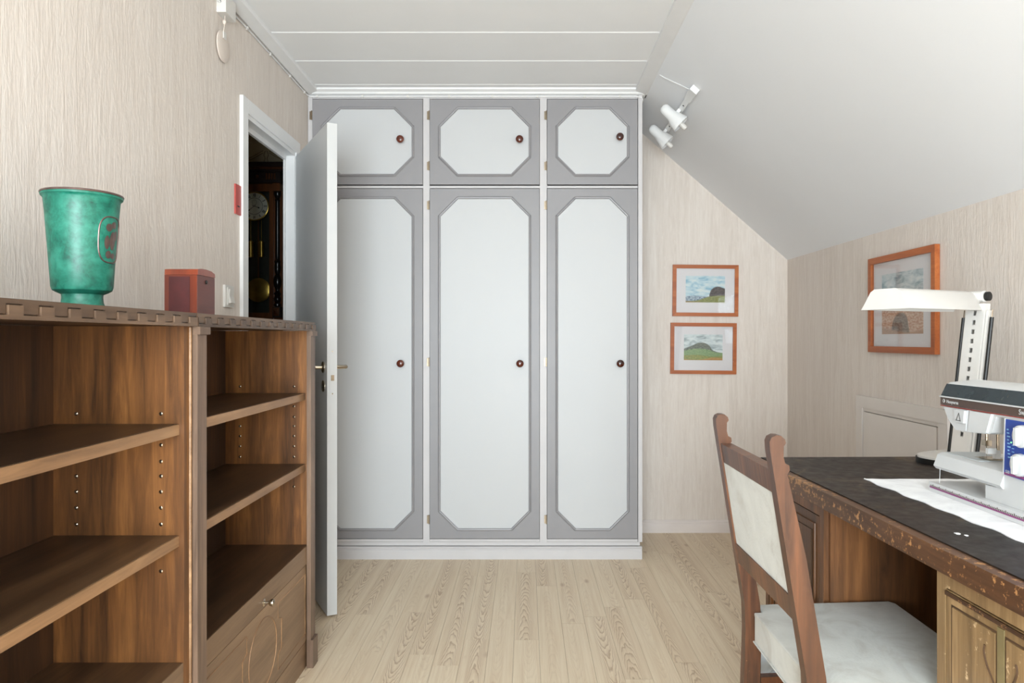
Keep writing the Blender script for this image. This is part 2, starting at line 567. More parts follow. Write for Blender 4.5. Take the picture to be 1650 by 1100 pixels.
# lining with a rebate (stop) towards the hall
def lining(a, b):
    obj('lining', a, 'trim', tr); obj('door_stop', b, 'trim', tr)
lining(box(B(), XL - 0.044, XL + 0.008, D0, D0 + 0.011, 0, DZ), box(B(), XL - 0.043, XL - 0.034, D0 + 0.011, D0 + 0.018, 0, DZ - 0.018))
lining(box(B(), XL - 0.044, XL + 0.008, D1 - 0.012, D1, 0, DZ), box(B(), XL - 0.043, XL - 0.034, D1 - 0.024, D1 - 0.012, 0, DZ - 0.018))
lining(box(B(), XL - 0.044, XL + 0.008, D0 + 0.0115, D1 - 0.0125, DZ - 0.018, DZ), box(B(), XL - 0.043, XL - 0.03, D0 + 0.02, D1 - 0.025, DZ - 0.04, DZ - 0.018))
obj('threshold', bev(box(B(), XL - 0.044, XL + 0.005, D0 + 0.018, D1 - 0.012, 0, 0.012), 0.003), 'trim', tr)

hx, hy = -1.094, 3.425
fx, fy = -0.796, 2.886
leaf_len = math.hypot(fx - hx, fy - hy)
ang = math.atan2(fy - hy, fx - hx)
door = bpy.data.objects.new('door_1', None)
COL.objects.link(door)
door.location = (hx, hy, 0); door.rotation_euler = (0, 0, ang)
door['kind'] = 'structure'; door['label'] = 'smooth white flush door standing open'
# local x along the leaf, +y = face towards the wardrobe
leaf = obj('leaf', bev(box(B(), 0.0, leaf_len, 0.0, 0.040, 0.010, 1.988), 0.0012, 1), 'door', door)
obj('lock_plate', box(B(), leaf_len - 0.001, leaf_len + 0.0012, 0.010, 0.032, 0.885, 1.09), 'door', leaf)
obj('latch_bolt', bev(box(B(), leaf_len + 0.0005, leaf_len + 0.0025, 0.015, 0.028, 0.952, 0.975), 0.0006, 1), 'hinge', leaf)
for zz in (1.07, 0.90):
    obj('screw', lathe(B(), [(0.0028, leaf_len + 0.0008), (0.0026, leaf_len + 0.002)], 10, 'x', (0, 0.021, zz)), 'nickel', leaf)
for sgn, y0 in ((-1, 0.0), (1, 0.040)):
    h = obj('handle', tube(B(), [(leaf_len - 0.06, y0, 1.005), (leaf_len - 0.06, y0 + sgn * 0.044, 1.005), (leaf_len - 0.066, y0 + sgn * 0.052, 1.005),
                                 (leaf_len - 0.09, y0 + sgn * 0.054, 1.004), (leaf_len - 0.13, y0 + sgn * 0.052, 1.001), (leaf_len - 0.165, y0 + sgn * 0.046, 0.998)],
                           [0.0085, 0.008, 0.009, 0.0085, 0.008, 0.006], 12), 'nickel', leaf, True)
    obj('rosette', lathe(B(), [(0.0235, y0), (0.0235, y0 + sgn * 0.004), (0.018, y0 + sgn * 0.007), (0.011, y0 + sgn * 0.008)], 24, 'y', (leaf_len - 0.06, 0, 1.005)), 'nickel', h, True)
    k = obj('key_rosette', lathe(B(), [(0.0235, y0), (0.0235, y0 + sgn * 0.003), (0.020, y0 + sgn * 0.005)], 24, 'y', (leaf_len - 0.06, 0, 0.928)), 'nickel', leaf, True)
    obj('keyhole_shade', box(B(), leaf_len - 0.0625, leaf_len - 0.0575, y0 + sgn * 0.0045 - 0.001, y0 + sgn * 0.0045 + 0.001, 0.918, 0.938), 'black', k)  # no real opening: the shade inside the hole is painted as a black insert
for zz in (0.25, 1.75):
    obj('hinge', lathe(B(), [(0.006, zz - 0.045), (0.007, zz - 0.04), (0.007, zz + 0.04), (0.006, zz + 0.045)], 12, 'z', (-0.004, 0.044, 0)), 'nickel', door, True)

# ---------------------------------------------------------------- built-in wardrobe
WX0, WX1 = XL + 0.002, 0.594
wr = thing('built_in_wardrobe', 'wall-wide built-in wardrobe with six grey doors and white octagonal panels', 'wardrobe', (-0.25, 3.9, 0))
Z0, ZM0, ZM1, Z1 = 0.103, 1.886, 1.902, 2.341
# carcass: sides, partitions, top, bottom
cols = [(-1.087, -0.521), (-0.490, 0.073), (0.107, 0.572)]
def part(nm, b, m, par=wr, bw_=0.0, sm=False):
    if bw_:
        bev(b, bw_, 1)
    return obj(nm, b, m, par, sm)
part('side_panel', box(B(), WX0, -1.086, WY, YB - 0.002, 0.087, 2.361), 'wframe', bw_=0.0015)
part('side_panel', box(B(), 0.573, WX1, WY, YB - 0.002, 0.087, 2.361), 'wframe', bw_=0.0015)
part('partition', box(B(), -0.522, -0.489, WY, YB - 0.004, 0.087, 2.361), 'wframe', bw_=0.0015)
part('partition', box(B(), 0.072, 0.108, WY, YB - 0.004, 0.087, 2.361), 'wframe', bw_=0.0015)
for a, b in cols:
    part('middle_rail', box(B(), a + 0.0015, b - 0.0015, WY + 0.002, YB - 0.006, ZM0 + 0.002, ZM1 - 0.002), 'wframe')
    part('top_rail', box(B(), a + 0.0015, b - 0.0015, WY + 0.002, YB - 0.006, Z1 + 0.002, 2.361), 'wframe')
    part('bottom_rail', box(B(), a + 0.0015, b - 0.0015, WY + 0.002, YB - 0.006, 0.088, Z0 - 0.002), 'wframe')
part('plinth_rail', box(B(), WX0, 0.583, WY + 0.009, YB - 0.006, 0.0668, 0.0852), 'wframe', bw_=0.002)
pl = prism(B(), [(WY + 0.02, 0), (WY - 0.006, 0), (WY - 0.006, 0.046), (WY - 0.001, 0.052), (WY - 0.003, 0.058), (WY + 0.003, 0.0638), (WY + 0.02, 0.0638)], 'x', WX0, 0.592)
part('plinth', pl, 'wframe')

def octagon(x0, x1, z0, z1, c):
    return [(x0 + c, z0), (x1 - c, z0), (x1, z0 + c), (x1, z1 - c), (x1 - c, z1), (x0 + c, z1), (x0, z1 - c), (x0, z0 + c)]

def wardrobe_door(a, b, z0, z1, knob_x, knob_z, hinges, tilt=0.0):
    yf = WY - 0.006
    d = part('door', box(B(), a + 0.003, b - 0.003, yf, WY + 0.014, z0 + 0.003, z1 - 0.003), 'wgrey', bw_=0.0016)
    mg, w, c = 0.0585, 0.0145, 0.089
    xi0, xi1, zi0, zi1 = a + mg, b - mg, z0 + mg - 0.002, z1 - mg + 0.003
    inn = octagon(xi0, xi1, zi0, zi1, c)
    out = octagon(xi0 - w, xi1 + w, zi0 - w, zi1 + w, c + w * 0.585)
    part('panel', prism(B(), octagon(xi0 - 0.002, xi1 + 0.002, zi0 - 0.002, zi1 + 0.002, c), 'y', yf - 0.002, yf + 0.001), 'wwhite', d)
    prof = [(0.0, 0.0), (0.04, 0.0045), (0.22, 0.0088), (0.5, 0.0095), (0.72, 0.0072), (0.8, 0.0042), (0.94, 0.0034), (1.0, 0.0)]
    for i in range(8):
        j = (i + 1) % 8
        bm = B()
        ends = []
        for k in (i, j):
            other = j if k == i else i
            ends.append([])
            for t, h in prof:
                px = inn[k][0] * (1 - t) + out[k][0] * t
                pz = inn[k][1] * (1 - t) + out[k][1] * t
                dx, dz = inn[other][0] - inn[k][0], inn[other][1] - inn[k][1]
                L = math.hypot(dx, dz)
                ends[-1].append(bm.verts.new((px + dx / L * 0.0006, yf + 0.0005 - h, pz + dz / L * 0.0006)))
        for q in range(len(prof) - 1):
            bm.faces.new((ends[0][q], ends[0][q + 1], ends[1][q + 1], ends[1][q]))
        bm.faces.new(ends[0][::-1]); bm.faces.new(ends[1])
        bm.faces.new((ends[0][0], ends[1][0], ends[1][-1], ends[0][-1]))
        part('moulding_strip', bm, 'wmould', d)
    k = lathe(B(), [(0.010, yf), (0.010, yf - 0.004), (0.0075, yf - 0.010), (0.0085, yf - 0.014), (0.015, yf - 0.019), (0.0195, yf - 0.027), (0.0185, yf - 0.034), (0.012, yf - 0.039), (0.004, yf - 0.0405)], 28, 'y', (knob_x, 0, knob_z))
    part('knob', k, 'knob', d, sm=True)
    for hz in hinges:
        bm = box(B(), a - 0.0125, a - 0.003, WY - 0.003, WY + 0.001, hz - 0.021, hz + 0.021)
        lathe(bm, [(0.0035, hz - 0.023), (0.0035, hz + 0.023)], 10, 'z', (a - 0.001, WY - 0.006, 0))
        part('hinge', bm, 'hinge', d)

kn = [(-0.633, -0.632), (-0.031, -0.029), (0.476, 0.478)]
kz = [2.128, 2.128, 2.140]
for i, (a, b) in enumerate(cols):
    wardrobe_door(a, b, ZM1, Z1, kn[i][0], kz[i], (2.257, 2.0))
    wardrobe_door(a, b, Z0, ZM0, kn[i][1], 0.996, (1.80, 1.003, 0.203))

# ---------------------------------------------------------------- the hall seen through the doorway
HY = 4.40
struct('floor_hall', box(B(), -2.7, XL - 0.043, 1.4, 4.5, -0.03, 0), 'sub', 'hall floor')
struct('ceiling_hall', box(B(), -2.7, XL - 0.0425, 1.4, 4.5, 2.42, 2.45), 'ceiling', 'hall ceiling')
M['hallwall'] = paint('hall_wall', srgb(196, 180, 150), 0.6, 0.03)
struct('wall_hall_back', box(B(), -2.7, XL - 0.0425, HY, HY + 0.08, 0, 2.42), 'hallwall', 'cream hall wall behind the clock')
struct('wall_hall_left', box(B(), -2.77, -2.70, 1.4, HY, 0, 2.42), 'hallwall', 'hall side wall')
struct('wall_hall_front', box(B(), -2.7, XL - 0.0425, 1.33, 1.4, 0, 2.42), 'hallwall', 'hall front wall')

# ================================================================ bookcases
XF, XBK = -0.745, -1.03
def bookcase(label, y0, y1, posts, knobmat='nickel'):
    t = thing('bookcase', label, 'bookcase', ((XF + XBK) / 2, (y0 + y1) / 2, 0))
    P = lambda nm, b, m, par=t, bw_=0.0, sm=False: obj(nm, bev(b, bw_, 1) if bw_ else b, m, par, sm)
    th = 0.03
    for a in (y0, y1 - th):
        P('side_panel', box(B(), XBK - 0.03, XF, a, a + th, 0.0, 1.148), 'bc_z', bw_=0.002)
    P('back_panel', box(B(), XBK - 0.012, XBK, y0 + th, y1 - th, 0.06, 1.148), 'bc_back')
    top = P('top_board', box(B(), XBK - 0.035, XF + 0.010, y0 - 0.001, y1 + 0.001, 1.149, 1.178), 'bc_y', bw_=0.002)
    # crenellated carving along the front of the top board: two interlocking combs
    per, g = 0.0685, 0.0022
    up, lo = [(y0, 1.1778), (y0, 1.1705)], [(y0, 1.1475)]
    n = int((y1 - y0) / per)
    off = ((y1 - y0) - n * per) / 2
    ups, los = [], []
    for i in range(n):
        a = y0 + off + i * per
        b = a + per / 2
        ups += [(a, 1.1705), (a, 1.1560), (b, 1.1560), (b, 1.1705)]
        los += [(a - g, 1.1705 - g), (a - g, 1.1560 - g), (b + g, 1.1560 - g), (b + g, 1.1705 - g)]
    up = [(y0, 1.1775), (y0, 1.1705)] + ups + [(y1, 1.1705), (y1, 1.1775)]
    lo = [(y0, 1.1478), (y0, 1.1705 - g)] + los + [(y1, 1.1705 - g), (y1, 1.1478)]
    P('carved_band', prism(B(), up, 'x', XF + 0.008, XF + 0.0135), 'bc_carve', top)
    P('carved_band', prism(B(), lo, 'x', XF + 0.008, XF + 0.0165), 'bc_carve', top)
    for z in (0.935, 0.692):
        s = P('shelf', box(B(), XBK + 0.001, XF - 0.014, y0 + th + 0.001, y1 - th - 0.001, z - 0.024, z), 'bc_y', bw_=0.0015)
        P('edge_lip', box(B(), XF - 0.0138, XF - 0.010, y0 + th + 0.001, y1 - th - 0.001, z - 0.0238, z - 0.0008), 'bc_edge', s)
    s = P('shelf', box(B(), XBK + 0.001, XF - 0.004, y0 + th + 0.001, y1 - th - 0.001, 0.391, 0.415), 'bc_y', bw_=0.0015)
    P('edge_lip', box(B(), XF - 0.0038, XF - 0.001, y0 + th + 0.001, y1 - th - 0.001, 0.3545, 0.4145), 'bc_front', s)
    # fall front with carved panel
    fl = P('drop_flap', box(B(), XF - 0.022, XF - 0.003, y0 + th + 0.003, y1 - th - 0.003, 0.094, 0.351), 'bc_front', bw_=0.003)
    P('plinth', box(B(), XF - 0.03, XF - 0.006, y0 + th + 0.001, y1 - th - 0.001, 0.0, 0.088), 'bc_front', bw_=0.002)
    ya, yb, za, zb = y0 + th + 0.03, y1 - th - 0.03, 0.122, 0.322
    ym = (ya + yb) / 2
    xx = XF - 0.003
    def line(pts):
        P('carved_line', tube(B(), [(xx, p, q) for p, q in pts], 0.0021, 6, True), 'bc_edge', fl)
    e = 0.118
    for sg in (-1, 1):
        o = ya if sg < 0 else yb
        i = ym + sg * (e + 0.004)
        line([(o, za), (o, zb), (i + sg * 0.0, zb), (i, zb - 0.045), (i + sg * 0.03, zb - 0.055), (i + sg * 0.03, za + 0.055), (i, za + 0.045), (i, za)])
    line([(ym + math.cos(k * PI / 20) * e * 0.92, (za + zb) / 2 + math.sin(k * PI / 20) * 0.1) for k in range(40)])
    kb = P('knob', lathe(B(), [(0.011, XF - 0.004), (0.011, XF - 0.0005), (0.004, XF + 0.001), (0.004, XF + 0.012), (0.009, XF + 0.017), (0.0105, XF + 0.022), (0.009, XF + 0.027), (0.004, XF + 0.029)], 20, 'x', (0, ym, 0.369)), knobmat, fl, sm=True)
    # shelf pins in both sides
    for side in (y0 + th, y1 - th):
        sg = 1 if side == y0 + th else -1
        for xx_, zs in ((-0.795, (0.957, 0.889, 0.853, 0.821, 0.787, 0.752, 0.716, 0.614)), (-0.98, (0.957, 0.821, 0.787, 0.752, 0.716))):
            for z in zs:
                P('shelf_pin', lathe(B(), [(0.0042, side), (0.0042, side + sg * 0.0012), (0.002, side + sg * 0.0025)], 10, 'y', (xx_, 0, z)), 'nickel', t)
    if posts:
        for a, b in ((y0, y0 + 0.046), (y1 - 0.05, y1)):
            p = P('pilaster', box(B(), XF, XF + 0.014, a, b, 0.096, 1.13), 'bc_post', bw_=0.002)
            P('capital', box(B(), XF, XF + 0.020, a - 0.0005, b + 0.006, 1.1302, 1.1472), 'bc_post', p, bw_=0.003)
            q = P('foot_block', box(B(), XF, XF + 0.022, a - 0.0, b + 0.004, 0.0, 0.0958), 'bc_post', p, bw_=0.003)
    else:
        for a in (y0, y1 - 0.008):
            P('edge_bead', tube(B(), [(XF + 0.001, a + 0.004, 0.0), (XF + 0.001, a + 0.004, 1.146)], 0.0035, 8), 'bc_edge')
    return t
bookcase('open brown wooden bookcase carrying the green vase, its top edge deeply carved', 0.70, 1.600, False)
bookcase('brown wooden bookcase with front pilasters and carved drop flap, carrying the red box', 1.604, 2.500, True)

# ================================================================ green vase
def vase_mat():
    t = NT('turquoise_glaze').set(0.4, 0, 0.5)
    v = t.mapped((1, 1, 1))
    a = t.noise(v, 22, 6, 0.65, 1.0)
    b = t.noise(v, 75, 4, 0.6, 0.4)
    k = t.math('ADD', t.math('MULTIPLY', a, 0.65), t.math('MULTIPLY', b, 0.35))
    t.col(t.ramp(k, [(0.34, srgb(8, 62, 52)), (0.46, srgb(18, 104, 85)), (0.62, srgb(46, 132, 111))]))
    return t.m
M['vase'] = vase_mat()
M['silver'] = paint('tarnished_silver', srgb(112, 92, 86), 0.35, 0.15, 0.6, 50)
VC = (-0.90, 1.462, 1.178)
va = thing('vase', 'turquoise green glazed tapering vase with tarnished silver emblem on the bookcase', 'vase', VC, 0, world=False)
H = 0.237
prof = [(0.036, 0.0), (0.0405, 0.001), (0.0412, 0.006), (0.0375, 0.016), (0.0365, 0.026), (0.0372, 0.032), (0.046, 0.036), (0.0525, 0.040), (0.0550, 0.047),
        (0.0575, 0.085), (0.0615, 0.14), (0.0655, 0.195), (0.0680, 0.222), (0.0700, 0.2255), (0.0725, 0.2275), (0.0735, 0.231)]
inner = [(0.0700, 0.2355), (0.0655, 0.222), (0.0585, 0.14), (0.050, 0.055), (0.02, 0.046)]
obj('body', lathe(B(), prof + inner, 64), 'vase', va, True)
bm = B()
tube(bm, [(0.0718 * math.cos(a * PI / 32), 0.0718 * math.sin(a * PI / 32), 0.2335) for a in range(64)], 0.0027, 8, True)
obj('rim_band', bm, 'silver', va, True)
# emblem: cartouche ring and a leafy figure laid on the wall of the vase
def on_vase(az, h, d=0.0006):
    r = None
    for (r0, h0), (r1, h1) in zip(prof, prof[1:]):
        if h0 <= h <= h1:
            r = r0 + (r1 - r0) * (h - h0) / max(1e-6, h1 - h0)
    r = (r or 0.06) + d
    return (r * math.cos(az), r * math.sin(az), h)
A0 = -0.07
def outline(wa, hz, cz, n=40, p=3.2):
    out = []
    for i in range(n):
        th = 2 * PI * i / n
        c, s = math.cos(th), math.sin(th)
        out.append((A0 + wa * math.copysign(abs(c) ** (2 / p), c), cz + hz * math.copysign(abs(s) ** (2 / p), s)))
    return out
em = obj('emblem', tube(B(), [on_vase(a, h, 0.0002) for a, h in outline(0.50, 0.046, 0.142)], 0.0016, 6, True), 'silver', va, True)
def blob(pts):
    bm = B()
    f = [bm.verts.new(on_vase(A0 + a, 0.142 + h, 0.0008)) for a, h in pts]
    c = bm.verts.new(on_vase(A0 + sum(a for a, h in pts) / len(pts), 0.142 + sum(h for a, h in pts) / len(pts), 0.0011))
    for i in range(len(f)):
        bm.faces.new((f[i], f[(i + 1) % len(f)], c))
    obj('leaf_motif', bm, 'silver', em)
def oval(ca, ch, ra, rh, rot=0, n=12):
    return [(ca + (math.cos(2 * PI * k / n) * ra * math.cos(rot) - math.sin(2 * PI * k / n) * rh * math.sin(rot) * 16),
             ch + (math.cos(2 * PI * k / n) * ra * math.sin(rot) / 16 + math.sin(2 * PI * k / n) * rh * math.cos(rot))) for k in range(n)]
for a in ((-0.14, 0.024, 0.13, 0.008), (0.06, 0.030, 0.12, 0.007), (-0.20, -0.006, 0.10, 0.014), (0.04, -0.002, 0.14, 0.019), (0.2, 0.01, 0.1, 0.010), (-0.12, -0.030, 0.12, 0.008), (0.1, -0.032, 0.13, 0.006)):
    blob(oval(*a))

# ================================================================ red wooden box
M['boxwood'] = wood('box_cherry', srgb(92, 34, 16), srgb(128, 52, 27), srgb(160, 74, 40), 'z', 0.3, fine=50, coat=0.4)
M['boxside'] = wood('box_side', srgb(84, 34, 24), srgb(108, 48, 34), srgb(126, 60, 44), 'y', 0.35, fine=50)
M['boxdark'] = paint('box_burgundy', srgb(80, 28, 26), 0.7, 0.12, scale=30)
bx = thing('wooden_box', 'small reddish brown wooden box with burgundy front panel on the bookcase', 'box', (-0.84, 1.80, 1.178))
b0 = (-0.8790, -0.800, 1.755, 1.852)
bd = obj('body', bev(box(B(), *b0, 1.178, 1.276), 0.002), 'boxside', bx)
obj('lid', bev(prism(B(), [(b0[2] - 0.001, 1.2768), (b0[3] + 0.001, 1.2768), (b0[3], 1.286), (b0[3] - 0.02, 1.2915), ((b0[2] + b0[3]) / 2, 1.2935), (b0[2] + 0.02, 1.2930), (b0[2], 1.290)], 'x', b0[0] - 0.0008, b0[1] + 0.0008), 0.002), 'boxwood', bx)
obj('front_board', bev(box(B(), b0[0], b0[1], b0[2] - 0.003, b0[2] - 0.0002, 1.178, 1.2762), 0.0012), 'boxwood', bx)
obj('inlay', box(B(), b0[0] + 0.011, b0[1] - 0.017, b0[2] - 0.0042, b0[2] - 0.0028, 1.186, 1.272), 'boxdark', bx)
obj('catch', lathe(B(), [(0.005, b0[1]), (0.005, b0[1] + 0.0015), (0.003, b0[1] + 0.003)], 14, 'x', (0, 1.802, 1.262)), 'black', bx)

# ================================================================ small things on the left wall
sw = thing('light_switch', 'white rocker light switch on wallpaper beside the door casing', 'switch', (XL, 2.68, 1.235))
obj('plate', bev(box(B(), XL, XL + 0.009, 2.640, 2.716, 1.238, 1.319), 0.004, 3), 'plastic', sw, True)
obj('rocker_frame', bev(box(B(), XL + 0.0092, XL + 0.013, 2.654, 2.702, 1.246, 1.311), 0.002), 'plastic', sw)
obj('rocker', prism(B(), [(XL + 0.0132, 1.252), (XL + 0.0225, 1.254), (XL + 0.0165, 1.28), (XL + 0.0185, 1.305), (XL + 0.0132, 1.305)], 'y', 2.659, 2.697), 'plastic', sw)
rs = thing('red_strip', 'red plastic strip fixed on wallpaper beside the door casing', 'strip', (XL, 2.77, 1.594))
obj('strip', bev(box(B(), XL, XL + 0.006, 2.742, 2.794, 1.598, 1.712), 0.0015), 'red', rs)
obj('slot', box(B(), XL + 0.0058, XL + 0.0066, 2.757, 2.779, 1.627, 1.632), 'black', rs)

jb = thing('pull_switch', 'white pull switch box with beige oval pull hanging below the ceiling', 'switch', (XL, 2.66, 2.29))
obj('box', bev(box(B(), XL, XL + 0.034, 2.585, 2.672, 2.294, 2.362), 0.004, 2), 'plastic', jb)
obj('cord', tube(B(), [(XL + 0.017, 2.618, 2.296), (XL + 0.015, 2.616, 2.255), (XL + 0.010, 2.616, 2.225)], 0.0012, 6), 'beige', jb)
obj('bead', lathe(B(), [(0.002, 2.262), (0.006, 2.266), (0.007, 2.271), (0.006, 2.276), (0.002, 2.28)], 14, 'z', (XL + 0.0152, 2.616, 0)), 'beige', jb, True)
pd = obj('pull_disc', xf(lathe(B(), [(0.044, 0.003), (0.052, 0.005), (0.052, 0.009), (0.044, 0.012), (0.01, 0.013)], 36, 'x'), Matrix.Translation((XL, 2.624, 2.186)) @ Matrix.Diagonal((1, 1.0, 1.08, 1))), 'beige', jb, True)
obj('disc_clip', bev(box(B(), XL + 0.0125, XL + 0.016, 2.610, 2.632, 2.212, 2.236), 0.003), 'plastic', pd)
obj('hole', lathe(B(), [(0.005, 2.584), (0.005, 2.586)], 12, 'y', (XL + 0.012, 0, 2.332)), 'black', jb)

cb = thing('cable', 'thin white cable clipped under the ceiling moulding and above the wardrobe', 'cable', (XL, 2.7, 2.35))
pts = [(XL + 0.004, 2.675, 2.345), (XL + 0.004, 2.8, 2.353), (XL + 0.004, 3.3, 2.354), (XL + 0.004, WY - 0.03, 2.354), (XL + 0.012, WY - 0.008, 2.353), (XL + 0.03, WY - 0.0045, 2.352), (-0.5, WY - 0.0045, 2.353), (0.2, WY - 0.0045, 2.353), (0.56, WY - 0.0045, 2.353), (0.592, WY - 0.004, 2.346), (0.598, WY + 0.01, 2.335)]
obj('wire', tube(B(), pts, 0.0032, 8), 'trim', cb, True)
for y in (2.86, 3.12, 3.38, 3.60):
    obj('clip', bev(box(B(), XL + 0.0005, XL + 0.0085, y - 0.006, y + 0.006, 2.347, 2.360), 0.002), 'plastic', cb)
for x in (-1.06, -0.83, -0.60, -0.39, -0.17, 0.06, 0.30, 0.48):
    obj('clip', bev(box(B(), x - 0.005, x + 0.005, WY - 0.009, WY - 0.0002, 2.347, 2.359), 0.002), 'plastic', cb)
c2 = thing('feed_cable', 'white cable running from the pull switch box toward the ceiling', 'cable', (XL, 2.5, 2.33))
obj('wire', tube(B(), [(XL + 0.012, 2.590, 2.331), (XL + 0.011, 2.565, 2.331), (XL + 0.006, 2.54, 2.337), (XL + 0.004, 2.515, 2.347), (XL + 0.004, 2.40, 2.354), (XL + 0.004, 1.2, 2.354)], 0.0042, 8), 'trim', c2, True)

# ================================================================ wall clock in the hall
M['cl_dark'] = wood('clock_dark', srgb(22, 13, 8), srgb(38, 22, 13), srgb(58, 34, 20), 'x', 0.55)
M['cl_mid'] = wood('clock_walnut', srgb(74, 40, 18), srgb(112, 64, 30), srgb(142, 84, 42), 'z', 0.35, coat=0.3)
M['cl_ebony'] = paint('clock_ebony', srgb(26, 22, 20), 0.2, 0.1)
M['brass'] = paint('brass', srgb(206, 172, 84), 0.28, 0.08, 0.85, 30)
M['enamel'] = paint('enamel', srgb(240, 238, 222), 0.4, 0.01)
M['clback'] = paint('clock_back', srgb(58, 60, 50), 0.6, 0.1)
CXc = -1.612
ck = thing('wall_clock', 'dark carved wooden pendulum wall clock with white roman dial in the hall', 'clock', (CXc, HY - 0.08, 1.02))
K = lambda nm, b, m, par=ck, sm=False: obj(nm, b, m, par, sm)
hw = 0.172
K('back_board', box(B(), CXc - hw, CXc + hw, HY - 0.03, HY - 0.001, 1.08, 2.03), 'clback')
for sg in (-1, 1):
    K('side', box(B(), min(CXc + sg * hw, CXc + sg * (hw - 0.012)), max(CXc + sg * hw, CXc + sg * (hw - 0.012)), HY - 0.13, HY - 0.03, 1.08, 2.03), 'cl_mid')
dr = K('door_frame', bev(box(B(), CXc - 0.122, CXc - 0.098, HY - 0.15, HY - 0.131, 1.22, 2.035), 0.003), 'cl_mid')
K('door_frame', bev(box(B(), CXc + 0.098, CXc + 0.122, HY - 0.15, HY - 0.131, 1.22, 2.035), 0.003), 'cl_mid')
K('door_frame', bev(box(B(), CXc - 0.0975, CXc + 0.0975, HY - 0.15, HY - 0.131, 1.992, 2.035), 0.003), 'cl_mid')
K('door_frame', bev(box(B(), CXc - 0.0975, CXc + 0.0975, HY - 0.15, HY - 0.131, 1.22, 1.275), 0.003), 'cl_mid')
for sg in (-1, 1):
    a, b = sorted((CXc + sg * 0.1225, CXc + sg * hw))
    K('stile', box(B(), a, b, HY - 0.138, HY - 0.1305, 1.22, 2.03), 'cl_mid')
    xc = CXc + sg * 0.150
    yc = HY - 0.158
    K('column', lathe(B(), [(0.012, 1.31), (0.021, 1.315), (0.021, 1.325), (0.014, 1.332), (0.019, 1.345), (0.021, 1.36), (0.015, 1.372), (0.017, 1.38), (0.022, 1.385), (0.013, 1.398), (0.012, 1.41), (0.019, 1.43), (0.0235, 1.46), (0.019, 1.485), (0.012, 1.50), (0.016, 1.515), (0.019, 1.54), (0.015, 1.565), (0.019, 1.575), (0.013, 1.585),
                            (0.0135, 1.60), (0.0125, 1.93), (0.016, 1.937), (0.011, 1.945), (0.018, 1.962), (0.0205, 1.972), (0.0205, 1.985), (0.014, 1.987)], 20, 'z', (xc, yc, 0)), 'cl_ebony', sm=True)
    K('column_block', bev(box(B(), xc - 0.022, xc + 0.022, HY - 0.180, HY - 0.138, 1.988, 2.034), 0.003), 'cl_mid')
    bb = K('column_block', bev(box(B(), xc - 0.022, xc + 0.022, HY - 0.180, HY - 0.138, 1.248, 1.309), 0.003), 'cl_dark')
    bm = B()
    q = [bm.verts.new((xc + a, HY - 0.1805, 1.279 + c)) for a, c in ((-0.017, -0.024), (0.017, -0.024), (0.017, 0.024), (-0.017, 0.024))]
    ap = bm.verts.new((xc, HY - 0.192, 1.279))
    for i in range(4):
        bm.faces.new((q[i], q[(i + 1) % 4], ap))
    bm.faces.new(q[::-1])
    K('diamond_boss', bm, 'cl_mid', bb)
def clock_mould(z0, z1, e, m='cl_dark'):
    K('cornice_step', bev(box(B(), CXc - hw - e, CXc + hw + e, HY - 0.18 - e, HY - 0.001, z0, z1), 0.003), m)
clock_mould(2.0355, 2.047, 0.008); clock_mould(2.0475, 2.098, 0.0); clock_mould(2.0985, 2.110, 0.010); clock_mould(2.1105, 2.124, 0.02, 'cl_mid'); clock_mould(2.1245, 2.150, 0.034)
clock_mould(1.19, 1.2195, 0.012); clock_mould(1.10, 1.1895, -0.01); clock_mould(1.06, 1.0995, -0.04)
for sg in (-1, 1):
    for k in range(4):
        xx = CXc + sg * (0.095 + k * 0.0155)
        K('flute', bev(box(B(), xx - 0.0045, xx + 0.0045, HY - 0.186, HY - 0.1795, 2.055, 2.09), 0.002), 'cl_mid')
    K('rosette', lathe(B(), [(0.011, HY - 0.1798), (0.010, HY - 0.186), (0.005, HY - 0.190)], 16, 'y', (CXc + sg * 0.038, 0, 2.072)), 'cl_mid', sm=True)
DY = HY - 0.122
dial = K('dial', lathe(B(), [(0.080, DY + 0.006), (0.080, DY), (0.02, DY - 0.001)], 48, 'y', (CXc, 0, 1.909)), 'enamel', sm=True)
K('bezel', tube(B(), [(CXc + 0.083 * math.cos(a * PI / 24), DY - 0.001, 1.909 + 0.083 * math.sin(a * PI / 24)) for a in range(48)], 0.0042, 8, True), 'brass', dial, True)
K('ring', tube(B(), [(CXc + 0.049 * math.cos(a * PI / 24), DY - 0.0006, 1.909 + 0.049 * math.sin(a * PI / 24)) for a in range(48)], 0.0011, 6, True), 'black', dial)
K('seconds_ring', tube(B(), [(CXc + 0.014 * math.cos(a * PI / 12), DY - 0.0008, 1.932 + 0.014 * math.sin(a * PI / 12)) for a in range(24)], 0.0005, 6, True), 'black', dial)
for i, s in enumerate(('XII', 'I', 'II', 'III', 'IIII', 'V', 'VI', 'VII', 'VIII', 'IX', 'X', 'XI')):
    a = i * PI / 6
    bm = text_bm(s, 0.024, bold=0.0006)
    xf(bm, Matrix.Translation((CXc + 0.064 * math.sin(a), DY - 0.0004, 1.909 + 0.064 * math.cos(a))) @ Matrix.Rotation(a, 4, 'Y') @ Matrix.Rotation(PI / 2, 4, 'X') @ Matrix.Diagonal((0.62, 1.15, 1, 1)))
    K('numeral', bm, 'black', dial)
def hand(a, L, w, nm):
    bm = prism(B(), [(-w, -0.012), (w, -0.012), (w * 0.8, L * 0.6), (w * 3, L * 0.75), (0, L), (-w * 3, L * 0.75), (-w * 0.8, L * 0.6)], 'y', -0.0006, 0.0006)
    xf(bm, Matrix.Translation((CXc, DY - 0.003, 1.909)) @ Matrix.Rotation(a, 4, 'Y'))
    K(nm, bm, 'black', dial)
